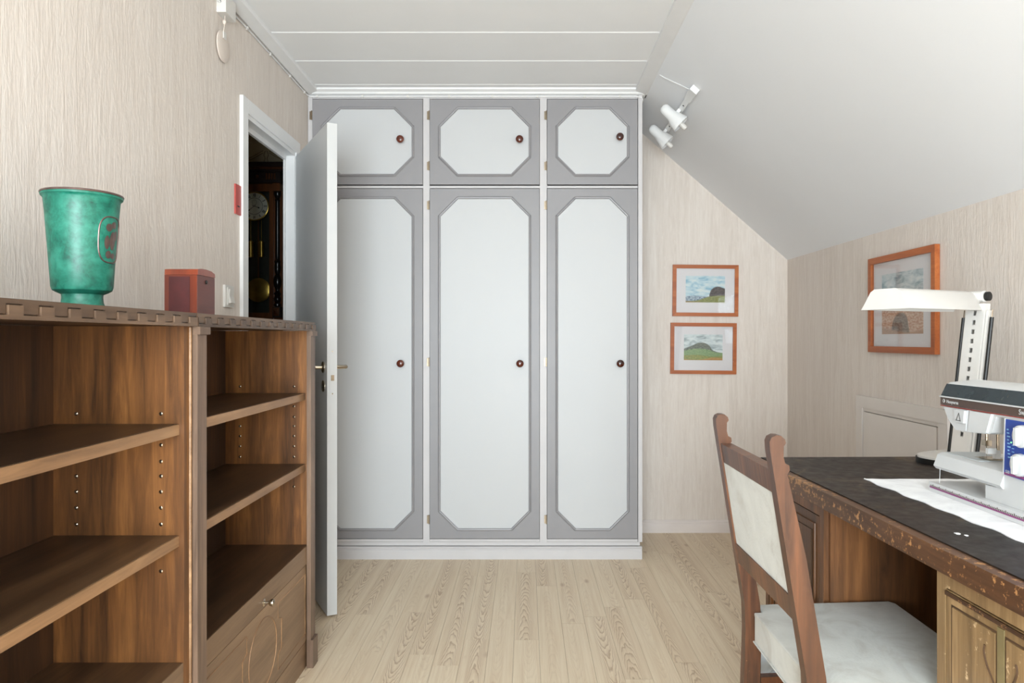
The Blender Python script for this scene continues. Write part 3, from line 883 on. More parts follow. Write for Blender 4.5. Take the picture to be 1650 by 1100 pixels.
hand(math.radians(110), 0.036, 0.0014, 'hour_hand'); hand(math.radians(232), 0.052, 0.0011, 'minute_hand')
K('pendulum_rod', box(B(), CXc - 0.004, CXc + 0.004, HY - 0.058, HY - 0.054, 1.42, 1.84), 'cl_mid')
K('pendulum_bob', lathe(B(), [(0.06, HY - 0.050), (0.073, HY - 0.055), (0.073, HY - 0.058), (0.06, HY - 0.064), (0.01, HY - 0.067)], 40, 'y', (CXc, 0, 1.415)), 'brass', sm=True)
for xw in (CXc - 0.032, CXc + 0.032):
    K('weight', lathe(B(), [(0.008, 1.608), (0.0145, 1.611), (0.0145, 1.702), (0.008, 1.706), (0.0015, 1.712), (0.0015, 1.83)], 20, 'z', (xw, HY - 0.095, 0)), 'brass', sm=True)
K('glass', box(B(), CXc - 0.0975, CXc + 0.0975, HY - 0.142, HY - 0.1395, 1.2752, 1.9918), 'glass')

# cream garland frieze on the hall wall
fr = thing('garland_frieze', 'cream painted frieze with garland relief above the hall clock', 'frieze', (CXc, HY - 0.02, 2.152))
M['cream'] = paint('cream_paint', srgb(206, 190, 156), 0.55, 0.03)
M['creamd'] = paint('cream_line', srgb(150, 126, 88), 0.6, 0.03)
obj('panel', box(B(), -2.1, -1.20, HY - 0.03, HY - 0.0005, 2.1505, 2.40), 'cream', fr)
obj('ledge', bev(box(B(), -2.1, -1.20, HY - 0.055, HY - 0.0302, 2.152, 2.172), 0.004), 'cream', fr)
obj('ledge', bev(box(B(), -2.1, -1.20, HY - 0.046, HY - 0.0302, 2.31, 2.325), 0.004), 'cream', fr)
gx = -1.575
for sg in (-1, 1):
    for dz, dd in ((0, 0), (0.012, 0.008)):
        obj('garland', tube(B(), [(gx + sg * (0.018 + t * 0.022), HY - 0.031, 2.262 - dz - 0.055 * math.sin(t / 8 * PI * 0.62)) for t in range(9)], 0.0022, 6), 'creamd', fr)
    obj('ribbon', tube(B(), [(gx + sg * 0.005, HY - 0.031, 2.262), (gx + sg * 0.014, HY - 0.031, 2.235), (gx + sg * 0.006, HY - 0.031, 2.215), (gx + sg * 0.012, HY - 0.031, 2.195)], 0.0022, 6), 'creamd', fr)

# ================================================================ ceiling spotlights on the slope
SK = (SZ0 - KNEE) / (XR - SX0)
def slope_pt(x, y, off):
    nrm = Vector((-SK, 0, -1)).normalized()
    return Vector((x, y, SZ0 - SK * (x - SX0))) + nrm * off
dn = Vector((1, 0, -SK)).normalized()
nr = Vector((-SK, 0, -1)).normalized()
M['lampwhite'] = paint('lamp_enamel', srgb(230, 230, 229), 0.22, 0.005)
sp = thing('ceiling_spotlight', 'white double spotlight on a bar fixed to the sloping ceiling', 'lamp', tuple(slope_pt(0.76, 3.23, 0)))
def slab(bm, x, y0, y1, o0, o1, w):
    vs = []
    for y in (y0, y1):
        for o, s in ((o0, -w), (o0, w), (o1, w), (o1, -w)):
            vs.append(bm.verts.new(slope_pt(x, y, o) + dn * s))
    for f in ((0, 1, 2, 3), (7, 6, 5, 4), (0, 4, 5, 1), (1, 5, 6, 2), (2, 6, 7, 3), (3, 7, 4, 0)):
        bm.faces.new([vs[i] for i in f])
    return bm
obj('mount', bev(slab(B(), 0.76, 3.20, 3.32, 0.0, 0.026, 0.019), 0.012, 5), 'lampwhite', sp, True)
obj('bar', bev(slab(B(), 0.76, 3.321, 3.88, 0.010, 0.024, 0.013), 0.003, 2), 'lampwhite', sp, True)
for hy_, nm in ((3.47, 0), (3.80, 1)):
    c = slope_pt(0.757, hy_, 0.068)
    ax = (dn * 0.98 + Vector((0, -0.10, -0.10))).normalized()
    q = Vector((0, 0, 1)).rotation_difference(ax).to_matrix().to_4x4()
    st = c - ax * 0.075
    T = Matrix.Translation(st) @ q
    h = obj('lamp_head', xf(lathe(B(), [(0.004, 0.0), (0.014, 0.002), (0.022, 0.010), (0.0255, 0.022), (0.0265, 0.06), (0.029, 0.072), (0.037, 0.092), (0.044, 0.118), (0.0455, 0.128),
                                        (0.0435, 0.128), (0.034, 0.092), (0.02, 0.07), (0.004, 0.068)], 36), T), 'lampwhite', sp, True)
    obj('bulb', xf(lathe(B(), [(0.0125, 0.07), (0.0125, 0.150), (0.009, 0.158), (0.002, 0.160)], 20), T), 'plastic', h, True)
    obj('bracket', bev(slab(B(), 0.757, hy_ - 0.012, hy_ + 0.012, 0.0245, 0.045, 0.008), 0.002), 'lampwhite', sp)
    obj('screw', lathe(B(), [(0.004, 0), (0.004, 0.002)], 10, 'z') if False else xf(lathe(B(), [(0.0042, 0.0), (0.0038, 0.002)], 12), Matrix.Translation(slope_pt(0.76, hy_ - 0.075, 0.0238)) @ Vector((0, 0, 1)).rotation_difference(nr).to_matrix().to_4x4()), 'black', sp)
sc = thing('spotlight_cable', 'thin white cable from the ceiling batten to the spotlight', 'cable', tuple(slope_pt(0.66, 3.29, 0)))
obj('wire', tube(B(), [tuple(slope_pt(0.628, 3.36, 0.003)), tuple(slope_pt(0.65, 3.345, 0.003)), tuple(slope_pt(0.70, 3.30, 0.003)), tuple(slope_pt(0.743, 3.26, 0.004))], 0.0026, 8), 'trim', sc, True)

for z0, z1, lb in ((2.196, 2.266, 'small white socket high on the wardrobe side near the spotlight'), (1.217, 1.272, 'small white latch on the wardrobe side beside the framed landscapes')):
    o = thing('side_fitting', lb, 'fitting', (0.6, 3.8, z0))
    obj('block', bev(box(B(), 0.5942, 0.6115, 3.78, 3.83, z0, z1), 0.003, 2), 'plastic', o)
    obj('button', bev(box(B(), 0.6116, 0.6135, 3.79, 3.82, z0 + 0.015, z1 - 0.015), 0.0008, 1), 'plastic', o)

# ================================================================ framed pictures
def picture(label, loc, rotz, w, h, fw, pw, ph, pdz, mat, tilt=0.0, dep=0.016):
    t = thing('framed_picture', label, 'picture', loc, rotz, world=False)
    t.rotation_euler = (0, tilt, rotz)
    hw_, hh = w / 2, h / 2
    for q in (((-hw_, -hh), (hw_, -hh), (hw_ - fw, -hh + fw), (-hw_ + fw, -hh + fw)), ((hw_, -hh), (hw_, hh), (hw_ - fw, hh - fw), (hw_ - fw, -hh + fw)),
              ((hw_, hh), (-hw_, hh), (-hw_ + fw, hh - fw), (hw_ - fw, hh - fw)), ((-hw_, hh), (-hw_, -hh), (-hw_ + fw, -hh + fw), (-hw_ + fw, hh - fw))):
        obj('frame_bar', bev(prism(B(), list(q), 'y', -dep, -0.001), 0.0018, 2), 'frame', t)
    obj('mat_board', box(B(), -hw_ + fw - 0.002, hw_ - fw + 0.002, -0.0065, -0.002, -hh + fw - 0.002, hh - fw + 0.002), 'mat', t)
    obj('print', box(B(), -pw / 2, pw / 2, -0.0075, -0.0066, -ph / 2 + pdz, ph / 2 + pdz), mat, t)
    obj('glass', box(B(), -hw_ + fw, hw_ - fw, -0.0115, -0.0095, -hh + fw, hh - fw), 'glass', t)
    return t
s_ = 278.0
def pw_(a): return a / s_
m1 = landscape('print_bay', -0.1135, 0.1135, -0.068, 0.085, (srgb(150, 186, 204), srgb(196, 214, 220), srgb(222, 226, 224)),
               [([(0, 0.24), (0.2, 0.27), (0.45, 0.25), (0.6, 0.24), (0.8, 0.2), (1, 0.2)], srgb(96, 112, 134), srgb(196, 206, 214)),
                ([(0, 0.0), (0.56, 0.0), (0.61, 0.34), (0.68, 0.54), (0.82, 0.62), (0.93, 0.58), (1, 0.54)], srgb(74, 66, 66), srgb(110, 100, 98)),
                ([(0, 0.06), (0.3, 0.10), (0.55, 0.22), (0.75, 0.27), (1, 0.28)], srgb(120, 124, 74), srgb(160, 158, 104)),
                ([(0, 0.07), (0.3, 0.04), (0.6, 0.0), (1, 0.0)], srgb(160, 130, 80), srgb(150, 140, 96))])
m2 = landscape('print_hill', -0.1117, 0.1117, -0.068, 0.081, (srgb(160, 168, 170), srgb(206, 212, 212), srgb(226, 228, 226)),
               [([(0, 0.46), (0.2, 0.58), (0.4, 0.70), (0.55, 0.68), (0.66, 0.58), (0.74, 0.42), (1, 0.3)], srgb(96, 100, 92), srgb(138, 138, 126)),
                ([(0, 0.38), (0.3, 0.46), (0.6, 0.44), (0.8, 0.34), (1, 0.30)], srgb(120, 146, 104), srgb(158, 174, 128)),
                ([(0, 0.2), (0.4, 0.22), (0.7, 0.16), (1, 0.2)], srgb(168, 160, 96), srgb(128, 138, 84)),
                ([(0, 0.06), (0.4, 0.03), (0.75, 0.12), (1, 0.1)], srgb(196, 150, 96), srgb(176, 132, 84))])
m3 = landscape('print_shore', -0.158, 0.158, -0.125, 0.125, (srgb(150, 164, 170), srgb(196, 204, 206), srgb(220, 220, 218)),
               [([(0, 0.80), (0.3, 0.76), (0.6, 0.72), (1, 0.80)], srgb(170, 176, 180), srgb(206, 208, 208)),
                ([(0, 0.48), (0.3, 0.58), (0.6, 0.55), (0.8, 0.48), (1, 0.40)], srgb(186, 140, 118), srgb(216, 188, 168)),
                ([(0, 0.0), (0.2, 0.0), (0.3, 0.24), (0.45, 0.36), (0.62, 0.3), (0.72, 0.0), (1, 0.0)], srgb(118, 104, 96), srgb(150, 136, 126)),
                ([(0, 0.12), (0.3, 0.08), (0.6, 0.04), (1, 0.08)], srgb(190, 152, 126), srgb(170, 140, 120))])
picture('small pine framed watercolour of a dark flat-topped headland over a bay', ((1136 - 847) / s_, YB - 0.0005, 1.12 + (546 - 468.3) / s_), 0, pw_(105.4), pw_(82.6), pw_(5.8), 0.227, 0.153, 0.0085, m1, tilt=math.radians(0.5))
picture('small pine framed watercolour of a green rounded hill under grey clouds', ((1132.7 - 847) / s_, YB - 0.0005, 1.12 + (546 - 561.2) / s_), 0, pw_(105.9), pw_(82.2), pw_(5.8), 0.2234, 0.149, 0.0065, m2, tilt=math.radians(0.5))
picture('large pine framed shore watercolour on the knee wall behind the desk lamp', (XR - 0.0005, 2.893, 1.2655), -PI / 2, 0.515, 0.405, 0.026, 0.316, 0.25, 0.0, m3, dep=0.02)

# ================================================================ knee wall hatch
M['hatch'] = paint('hatch_paint', srgb(222, 214, 207), 0.5, 0.015)
ha = thing('wall_hatch', 'painted knee wall hatch with casing behind the desk', 'hatch', (XR, 2.92, 0.18))
def hp(nm, y0, y1, z0, z1, t0, t1, m='hatch', par=ha, b=0.003):
    return obj(nm, bev(box(B(), XR - t1, XR - t0, y0, y1, z0, z1), b, 2), m, par)
hp('casing', 2.565, 3.275, 0.815, 0.866, 0, 0.016)
hp('casing', 3.217, 3.275, 0.08, 0.8148, 0, 0.016)
hp('casing', 2.565, 2.622, 0.08, 0.8148, 0, 0.016)
hp('bead', 2.622, 3.217, 0.800, 0.8148, 0, 0.010)
pn = hp('panel', 2.640, 3.211, 0.10, 0.796, 0, 0.012, b=0.0015)

# ================================================================ desk
def desktop_mat():
    t = NT('desk_leather').set(0.45, 0, 0.3)
    v = t.mapped((1, 1, 1))
    a = t.noise(v, 7, 5, 0.65, 1.5)
    b = t.noise(v, 40, 4)
    c = t.ramp(a, [(0.42, srgb(34, 27, 22)), (0.58, srgb(46, 37, 30)), (0.66, srgb(82, 69, 51)), (0.75, srgb(98, 84, 63))])
    t.col(c)
    t.l(t.ramp(b, [(0.3, 0.40), (0.7, 0.55)]), t.b.inputs['Roughness'])
    return t.m
M['leather'] = desktop_mat()
dk = thing('writing_desk', 'worn brown wooden pedestal desk with dark leather top by the knee wall', 'desk', (0.735, 1.6, 0), math.radians(1.5), world=False)
D = lambda nm, b, m, par=dk, bw_=0.0, sg=2: obj(nm, bev(b, bw_, sg) if bw_ else b, m, par)
DTz = 0.76
D('top', box(B(), -0.026, 0.705, -0.66, 0.608, 0.716, 0.757), 'desk_edge', bw_=0.010, sg=3)
D('leather_top', box(B(), -0.002, 0.69, -0.645, 0.594, 0.7572, 0.7598), 'leather', bw_=0.001, sg=1)
def pedestal(y0, y1, front, side):
    p = D('pedestal', box(B(), 0.012, 0.66, y0, y1, 0.0, 0.7155), side, bw_=0.002)
    fr_ = 0.024
    # face frame
    D('stile', box(B(), 0.0, 0.0118, y0, y0 + fr_, 0.0, 0.7155), front, p, 0.002)
    D('stile', box(B(), 0.0, 0.0118, y1 - fr_, y1, 0.0, 0.7155), front, p, 0.002)
    D('rail', box(B(), 0.0, 0.0118, y0 + fr_ + 0.0002, y1 - fr_ - 0.0002, 0.681, 0.7155), front, p, 0.002)
    D('rail', box(B(), 0.0, 0.0118, y0 + fr_ + 0.0002, y1 - fr_ - 0.0002, 0.0, 0.07), front, p, 0.002)
    return p
pn_ = pedestal(-0.636, -0.300, 'desk_pale', 'desk')
# near door with two carved panels
a0, a1 = -0.610, -0.326
dr = D('door', box(B(), 0.001, 0.0116, a0, a1, 0.074, 0.678), 'desk_pale', bw_=0.0015)
M['carve'] = paint('carved_groove', srgb(74, 52, 32), 0.6, 0.1)
M['olive'] = paint('faded_olive_paint', srgb(124, 110, 74), 0.5, 0.12, scale=14)
mid = (a0 + a1) / 2
for u0, u1 in ((a0 + 0.018, mid - 0.012), (mid + 0.012, a1 - 0.018)):
    z0, z1 = 0.11, 0.653
    for bb in ((u0, u1, z1, z1 + 0.003), (u0, u1, z0 - 0.003, z0), (u0 - 0.003, u0, z0 - 0.003, z1 + 0.003), (u1, u1 + 0.003, z0 - 0.003, z1 + 0.003)):
        D('groove', box(B(), 0.0004, 0.0012, *bb), 'carve', dr)
    D('field', box(B(), -0.0008, 0.0012, u0 + 0.001, u1 - 0.001, z0 + 0.001, z1 - 0.001), 'desk_pale', dr, 0.0006, 1)
D('centre_strip', box(B(), -0.0006, 0.001, mid - 0.008, mid + 0.008, 0.11, 0.665), 'olive', dr)
def smooth(pts, n=5):
    out = []
    P_ = [pts[0]] + list(pts) + [pts[-1]]
    for k in range(1, len(P_) - 2):
        for s in range(n):
            t = s / n
            out.append(tuple(0.5 * ((2 * b) + (c - a) * t + (2 * a - 5 * b + 4 * c - d) * t * t + (3 * b - a - 3 * c + d) * t ** 3) for a, b, c, d in zip(P_[k - 1], P_[k], P_[k + 1], P_[k + 2])))
    return out + [pts[-1]]
for c in ([(0.004, 0.072), (0.012, 0.082), (0.022, 0.096), (0.028, 0.112), (0.026, 0.124)], [(0.002, 0.040), (0.012, 0.054), (0.024, 0.056), (0.031, 0.046), (0.026, 0.036), (0.020, 0.040)]):
    for sg in (-1, 1):
        D('carved_curl', tube(B(), smooth([(-0.001, mid + sg * (0.010 + p), 0.50 + q) for p, q in c]), 0.0020, 6), 'carve', dr)
D('bead', box(B(), -0.0025, 0.0009, a0 + 0.001, a1 - 0.001, 0.669, 0.676), 'desk_edge', dr, 0.001, 1)
# far pedestal
pf = pedestal(0.165, 0.560, 'desk', 'desk')
d2 = D('door', box(B(), 0.001, 0.0116, 0.192, 0.533, 0.074, 0.678), 'desk', bw_=0.0015)
D('frame_bead', tube(B(), [(0.0, 0.215, 0.10), (0.0, 0.215, 0.655), (0.0, 0.51, 0.655), (0.0, 0.51, 0.10)], 0.004, 8, True), 'desk', d2)
D('inner_bead', tube(B(), [(0.0, 0.235, 0.12), (0.0, 0.235, 0.635), (0.0, 0.49, 0.635), (0.0, 0.49, 0.12)], 0.002, 6, True), 'carve', d2)
D('corner_post', box(B(), 0.012, 0.045, 0.155, 0.1645, 0.0, 0.7155), 'desk', bw_=0.002)
D('back_panel', box(B(), 0.60, 0.615, -0.2995, 0.1545, 0.05, 0.7155), 'desk')

# cloth, runner and specks
M['cloth'] = fabric('white_cotton', srgb(236, 236, 236), srgb(222, 221, 222))
cl = thing('table_cloth', 'white cotton cloth lying under the sewing machine', 'cloth', (1.1, 1.4, 0.76))
bm = B()
NX, NY = 22, 36
def clz(i, j):
    x = 0.868 + 0.52 * i / NX + (0.004 * math.sin(j * 1.3) if i == 0 else 0)
    y = 0.97 + 0.878 * j / NY + (0.003 * math.sin(i * 1.7) if j == NY else 0) 
    return x + 0.02 * (1 - j / NY), y, 0.7612 + 0.0004 * math.sin(i * 2.1 + j * 0.9)
g = [[bm.verts.new(clz(i, j)) for j in range(NY + 1)] for i in range(NX + 1)]
h = [[bm.verts.new((v.co.x, v.co.y, 0.7603)) for v in r] for r in g]
for i in range(NX):
    for j in range(NY):
        bm.faces.new((g[i][j], g[i + 1][j], g[i + 1][j + 1], g[i][j + 1]))
        bm.faces.new((h[i][j], h[i][j + 1], h[i + 1][j + 1], h[i + 1][j]))
edge = [(i, 0) for i in range(NX)] + [(NX, j) for j in range(NY)] + [(i, NY) for i in range(NX, 0, -1)] + [(0, j) for j in range(NY, 0, -1)]
for a, b in zip(edge, edge[1:] + edge[:1]):
    bm.faces.new((g[a[0]][a[1]], g[b[0]][b[1]], h[b[0]][b[1]], h[a[0]][a[1]]))
obj('sheet', bm, 'cloth', cl, True)
hm = obj('hem', tube(B(), [clz(0, j) for j in range(NY + 1)], 0.0016, 6), 'cloth', cl, True)
def scrap(label, x, y, r):
    bm = B()
    pts = [(x + r * math.cos(k * PI / 4) * (1.3 if k % 2 else 0.8), y + r * math.sin(k * PI / 4) * (0.9 if k % 3 else 1.3)) for k in range(8)]
    prism(bm, pts, 'z', 0.7600, 0.7612)
    tag(obj('paper_scrap', bm, 'cloth'), label, 'scrap')
scrap('tiny white scrap on the leather desktop, the larger of two', 0.7985, 1.331, 0.0046)
scrap('tiny white scrap on the leather desktop, the smaller of two', 0.807, 1.318, 0.003)

# ================================================================ box under the desk
ub = thing('storage_box', 'pale grey box with dark round opening beside the chair legs', 'box', (0.655, 1.84, 0))
bm = B()
hx_, hz_, hr_ = 0.638, 0.262, 0.034
x0_, x1_, z0_, z1_ = 0.588, 0.716, 0.0, 0.40
ring = {}
for y_ in (1.80, 1.804):
    ci, sq = [], []
    for k in range(32):
        c_, s_n = math.cos(k * PI / 16), math.sin(k * PI / 16)
        ci.append(bm.verts.new((hx_ + hr_ * c_, y_, hz_ + hr_ * s_n)))
        tx_ = ((x1_ if c_ > 0 else x0_) - hx_) / c_ if abs(c_) > 1e-6 else 1e9
        tz_ = ((z1_ if s_n > 0 else z0_) - hz_) / s_n if abs(s_n) > 1e-6 else 1e9
        t_ = min(tx_, tz_)
        sq.append(bm.verts.new((hx_ + t_ * c_, y_, hz_ + t_ * s_n)))
    cor = [bm.verts.new((a, y_, b)) for a, b in ((x1_, z1_), (x0_, z1_), (x0_, z0_), (x1_, z0_))]
    for k in range(32):
        q = (k + 1) % 32
        a, b = sq[k].co, sq[q].co
        f = [ci[k], sq[k]]
        if abs(a.x - b.x) > 1e-5 and abs(a.z - b.z) > 1e-5:
            f.append(min(cor, key=lambda v: (v.co - (a + b) / 2).length))
        bm.faces.new(f + [sq[q], ci[q]])
    ring[y_] = ci
for k in range(32):
    q = (k + 1) % 32
    bm.faces.new((ring[1.80][k], ring[1.80][q], ring[1.804][q], ring[1.804][k]))
box(bm, x0_, x0_ + 0.004, 1.804, 1.875, z0_, z1_); box(bm, x1_ - 0.004, x1_, 1.804, 1.875, z0_, z1_)
box(bm, x0_ + 0.004, x1_ - 0.004, 1.871, 1.875, z0_, z1_)
box(bm, x0_ + 0.004, x1_ - 0.004, 1.804, 1.871, z0_, 0.004); box(bm, x0_ + 0.004, x1_ - 0.004, 1.804, 1.871, z1_ - 0.004, z1_)
obj('shell', bm, 'mgrey', ub)
obj('opening_rim', tube(B(), [(0.638 + 0.0355 * math.cos(a * PI / 16), 1.7985, 0.262 + 0.0355 * math.sin(a * PI / 16)) for a in range(32)], 0.0022, 6, True), 'mgrey', ub, True)

# ================================================================ chair
ch = thing('side_chair', 'brown wooden chair with pale velour seat and back pushed into the desk', 'chair', (0.71, 1.52, 0))
side = [(.485, 0), (.507, .2), (.515, .44), (.513, .5), (.4775, .72), (.4465, .915), (.4455, .932), (.449, .940), (.457, .944), (.466, .9435), (.4735, .937), (.4755, .930), (.4715, .924), (.471, .905), (.474, .893), (.4815, .889), (.4825, .880), (.478, .873), (.5125, .72), (.549, .5), (.553, .44), (.545, .2), (.522, 0)]
for yc in (1.329, 1.70):
    obj('back_post', bev(prism(B(), side, 'y', yc - 0.0145, yc + 0.0145), 0.003, 2), 'chair', ch, True)
def lean(z): return 0.459 + 0.1565 * (0.94 - z)
def leaning(nm, z0, z1, t, m, y0=1.344, y1=1.685, b=0.003, off=0.0):
    obj(nm, bev(prism(B(), [(lean(z0) - t / 2 + off, z0), (lean(z0) + t / 2 + off, z0), (lean(z1) + t / 2 + off, z1), (lean(z1) - t / 2 + off, z1)], 'y', y0, y1), b, 2), m, ch, True)
leaning('top_rail', 0.832, 0.876, 0.026, 'chair')
leaning('lower_rail', 0.597, 0.642, 0.030, 'chair')
leaning('back_cushion', 0.6425, 0.8315, 0.024, 'cushion', b=0.006)
# seat
seat = [(0.535, 1.345), (0.553, 1.345), (0.553, 1.310), (0.60, 1.308), (0.885, 1.3085), (0.8955, 1.322), (0.8955, 1.742), (0.885, 1.757), (0.60, 1.738), (0.553, 1.732), (0.553, 1.684), (0.535, 1.684)]
bm = prism(B(), seat, 'z', 0.405, 0.474)
top = [f for f in bm.faces if f.normal.z > 0.9 or all(v.co.z > 0.47 for v in f.verts)]
r = bmesh.ops.inset_region(bm, faces=top, thickness=0.05, depth=0.0)
for v in {v for f in top for v in f.verts}:
    v.co.z += 0.007
bev(bm, 0.008, 3)
obj('seat_cushion', bm, 'cushion', ch, True)
seam = [(x, y, 0.412) for x, y in seat]
obj('seat_piping', tube(B(), [(x + (0.001 if x > 0.7 else -0.001), y + (0.001 if y > 1.5 else -0.001), z) for x, y, z in seam], 0.0022, 6, True), 'cushion', ch, True)
obj('seat_rail', bev(box(B(), 0.556, 0.885, 1.325, 1.735, 0.385, 0.4045), 0.002), 'chair', ch)
for yc in (1.333, 1.727):
    obj('front_leg', bev(prism(B(), [(0.850, 0.0), (0.880, 0.0), (0.884, 0.384), (0.846, 0.384)], 'y', yc - 0.016, yc + 0.016), 0.003), 'chair', ch)
    yb_ = 1.329 if yc < 1.5 else 1.70
    bm = B()
    vs = [bm.verts.new(p) for p in ((0.553, yb_ - 0.010, 0.300), (0.553, yb_ + 0.010, 0.300), (0.8455, yc + 0.010, 0.300), (0.8455, yc - 0.010, 0.300), (0.553, yb_ - 0.010, 0.326), (0.553, yb_ + 0.010, 0.326), (0.8455, yc + 0.010, 0.326), (0.8455, yc - 0.010, 0.326))]
    for f in ((3, 2, 1, 0), (4, 5, 6, 7), (0, 1, 5, 4), (1, 2, 6, 5), (2, 3, 7, 6), (3, 0, 4, 7)):
        bm.faces.new([vs[i] for i in f])
    obj('stretcher', bev(bm, 0.002), 'chair', ch)
obj('stretcher', bev(box(B(), 0.69, 0.712, 1.345, 1.70, 0.303, 0.323), 0.002), 'chair', ch)

# ================================================================ sewing machine
sm = thing('sewing_machine', 'white sewing machine with smoked window and blue control panel on white cloth', 'sewing machine', (1.04, 1.5, 0.762))
Z_ = 0.7618
S = lambda nm, b, m, par=sm, bw_=0.0, sg=2, smo=True: obj(nm, bev(b, bw_, sg) if bw_ else b, m, par, smo)
XFm, XBm = 0.972, 1.105
base = S('base_plate', box(B(), 0.955, 1.13, 1.295, 1.704, Z_, Z_ + 0.022), 'mwhite', bw_=0.003)
S('ruler', box(B(), 0.9541, 0.9552, 1.30, 1.70, Z_ + 0.0085, Z_ + 0.0120), 'purple', base, smo=False)
tk = B()
for k in range(78):
    y = 1.303 + k * 0.0051
    box(tk, 0.9536, 0.9545, y, y + 0.0009, Z_ + 0.0125, Z_ + (0.0175 if k % 5 == 0 else 0.0155))
o = S('ruler_ticks', tk, 'mbrown', base, smo=False); o['kind'] = 'stuff'
S('column', prism(B(), [(1.30, Z_ + 0.0222), (1.522, Z_ + 0.0222), (1.522, 0.812), (1.466, 0.815), (1.462, 0.85), (1.455, 0.96), (1.30, 0.96)], 'x', XFm, XBm), 'mwhite', bw_=0.006, sg=3)
S('free_arm', prism(B(), [(0.964, 0.822), (0.970, 0.815), (1.075, 0.815), (1.082, 0.825), (1.078, 0.848), (1.068, 0.8535), (0.984, 0.8535), (0.974, 0.848)], 'y', 1.463, 1.702), 'mwhite', bw_=0.004, sg=3)
S('needle_plate', box(B(), 0.986, 1.066, 1.565, 1.690, 0.8536, 0.8552), 'mgrey', bw_=0.0005, sg=1)
S('feed_slot', box(B(), 1.01, 1.04, 1.590, 1.620, 0.8553, 0.8558), 'nickel', smo=False)
S('head', prism(B(), [(1.300, 0.9602), (1.456, 0.9602), (1.487, 0.9602), (1.503, 0.924), (1.512, 0.920), (1.605, 0.914), (1.622, 0.917), (1.655, 0.94), (1.680, 0.966), (1.680, 0.9855), (1.300, 0.9855)], 'x', XFm, XBm), 'mwhite', bw_=0.004, sg=3)
S('face_plate', prism(B(), [(1.581, 0.918), (1.618, 0.916), (1.646, 0.937), (1.664, 0.964), (1.574, 0.964)], 'x', XFm - 0.006, XFm + 0.002), 'mwhite', bw_=0.002)
tg = S('thread_guide', prism(B(), [(1.582, 0.935), (1.611, 0.935), (1.618, 0.962), (1.578, 0.962)], 'x', XFm - 0.011, XFm - 0.0055), 'mwhite', bw_=0.002)
S('head_cover', prism(B(), [(1.512, 0.9225), (1.574, 0.918), (1.5665, 0.964), (1.495, 0.964)], 'x', XFm - 0.006, XFm + 0.002), 'mwhite', bw_=0.002)
bm = B()
tube(bm, [(XFm - 0.0112, 1.606, 0.940), (XFm - 0.0112, 1.597, 0.956), (XFm - 0.0112, 1.592, 0.940)], 0.0008, 6)
tube(bm, [(XFm - 0.0112, 1.608, 0.939), (XFm - 0.0112, 1.590, 0.939)], 0.0008, 6)
S('thread_mark', bm, 'black', tg)
# top cover, smoked window, brown strip
cov = S('top_cover', prism(B(), [(0.968, 0.9857), (0.982, 1.015), (0.990, 1.0195), (1.05, 1.026), (1.098, 1.022), (1.107, 1.010), (1.107, 0.9857)], 'y', 1.298, 1.678), 'mwhite', bw_=0.004, sg=3)
S('window', prism(B(), [(0.9655, 0.989), (0.9668, 0.9885), (0.9800, 1.0150), (0.9790, 1.0165)], 'y', 1.303, 1.674), 'mwindow', cov, smo=False)
S('cream_line', box(B(), 0.9655, 0.9705, 1.299, 1.681, 0.9855, 0.9885), 'mwhite', smo=False)
br = S('brown_strip', box(B(), 0.9685, 0.9722, 1.299, 1.681, 0.9680, 0.9853), 'mbrown', smo=False)
S('red_line', box(B(), 0.9682, 0.9720, 1.299, 1.681, 0.9648, 0.9668), 'mred', smo=False)
def lettering(s, size, y, z, m, par, x, stretch=1.0):
    bm = text_bm(s, size, 0.0002)
    # faces -X: text runs towards -Y
    xf(bm, Matrix.Translation((x, y, z)) @ Matrix(((0, 0, -1, 0), (-1, 0, 0, 0), (0, 1, 0, 0), (0, 0, 0, 1))) @ Matrix.Diagonal((stretch, 1, 1, 1)))
    return S('lettering', bm, m, par, smo=False)
lettering('Husqvarna', 0.0105, 1.634, 0.9765, 'mwhite', br, 0.9682)
bm = lathe(B(), [(0.0042, 0.9686), (0.0042, 0.9680)], 20, 'x', (0, 1.667, 0.9772))
S('logo', bm, 'mwhite', br, smo=False)
box(bm2 := B(), 0.9677, 0.9681, 1.6655, 1.6685, 0.9745, 0.980)
S('logo_mark', bm2, 'mbrown', br, smo=False)
lettering('Sw', 0.0150, 1.405, 0.9765, 'mwhite', br, 0.9682)
bp = S('control_panel', prism(B(), [(1.302, 0.842), (1.4585, 0.846), (1.4535, 0.9585), (1.302, 0.9585)], 'x', XFm - 0.0030, XFm + 0.0005), 'mblue', smo=False)
S('panel_edge', prism(B(), [(1.4587, 0.846), (1.4615, 0.846), (1.4565, 0.9595), (1.4537, 0.9595)], 'x', XFm - 0.0038, XFm + 0.0005), 'mwhite', smo=False)
for z in (0.9305, 0.8740):
    kb = S('dial_knob', lathe(B(), [(0.0215, XFm - 0.003), (0.0225, XFm - 0.006), (0.0215, XFm - 0.014), (0.018, XFm - 0.0165), (0.003, XFm - 0.017)], 32, 'x', (0, 1.397 + (0.9305 - z) * 0.12, z)), 'mwhite')
    S('grip', bev(box(B(), XFm - 0.024, XFm - 0.0168, 1.3935 + (0.9305 - z) * 0.12, 1.4005 + (0.9305 - z) * 0.12, z - 0.017, z + 0.017), 0.002), 'mwhite', kb)
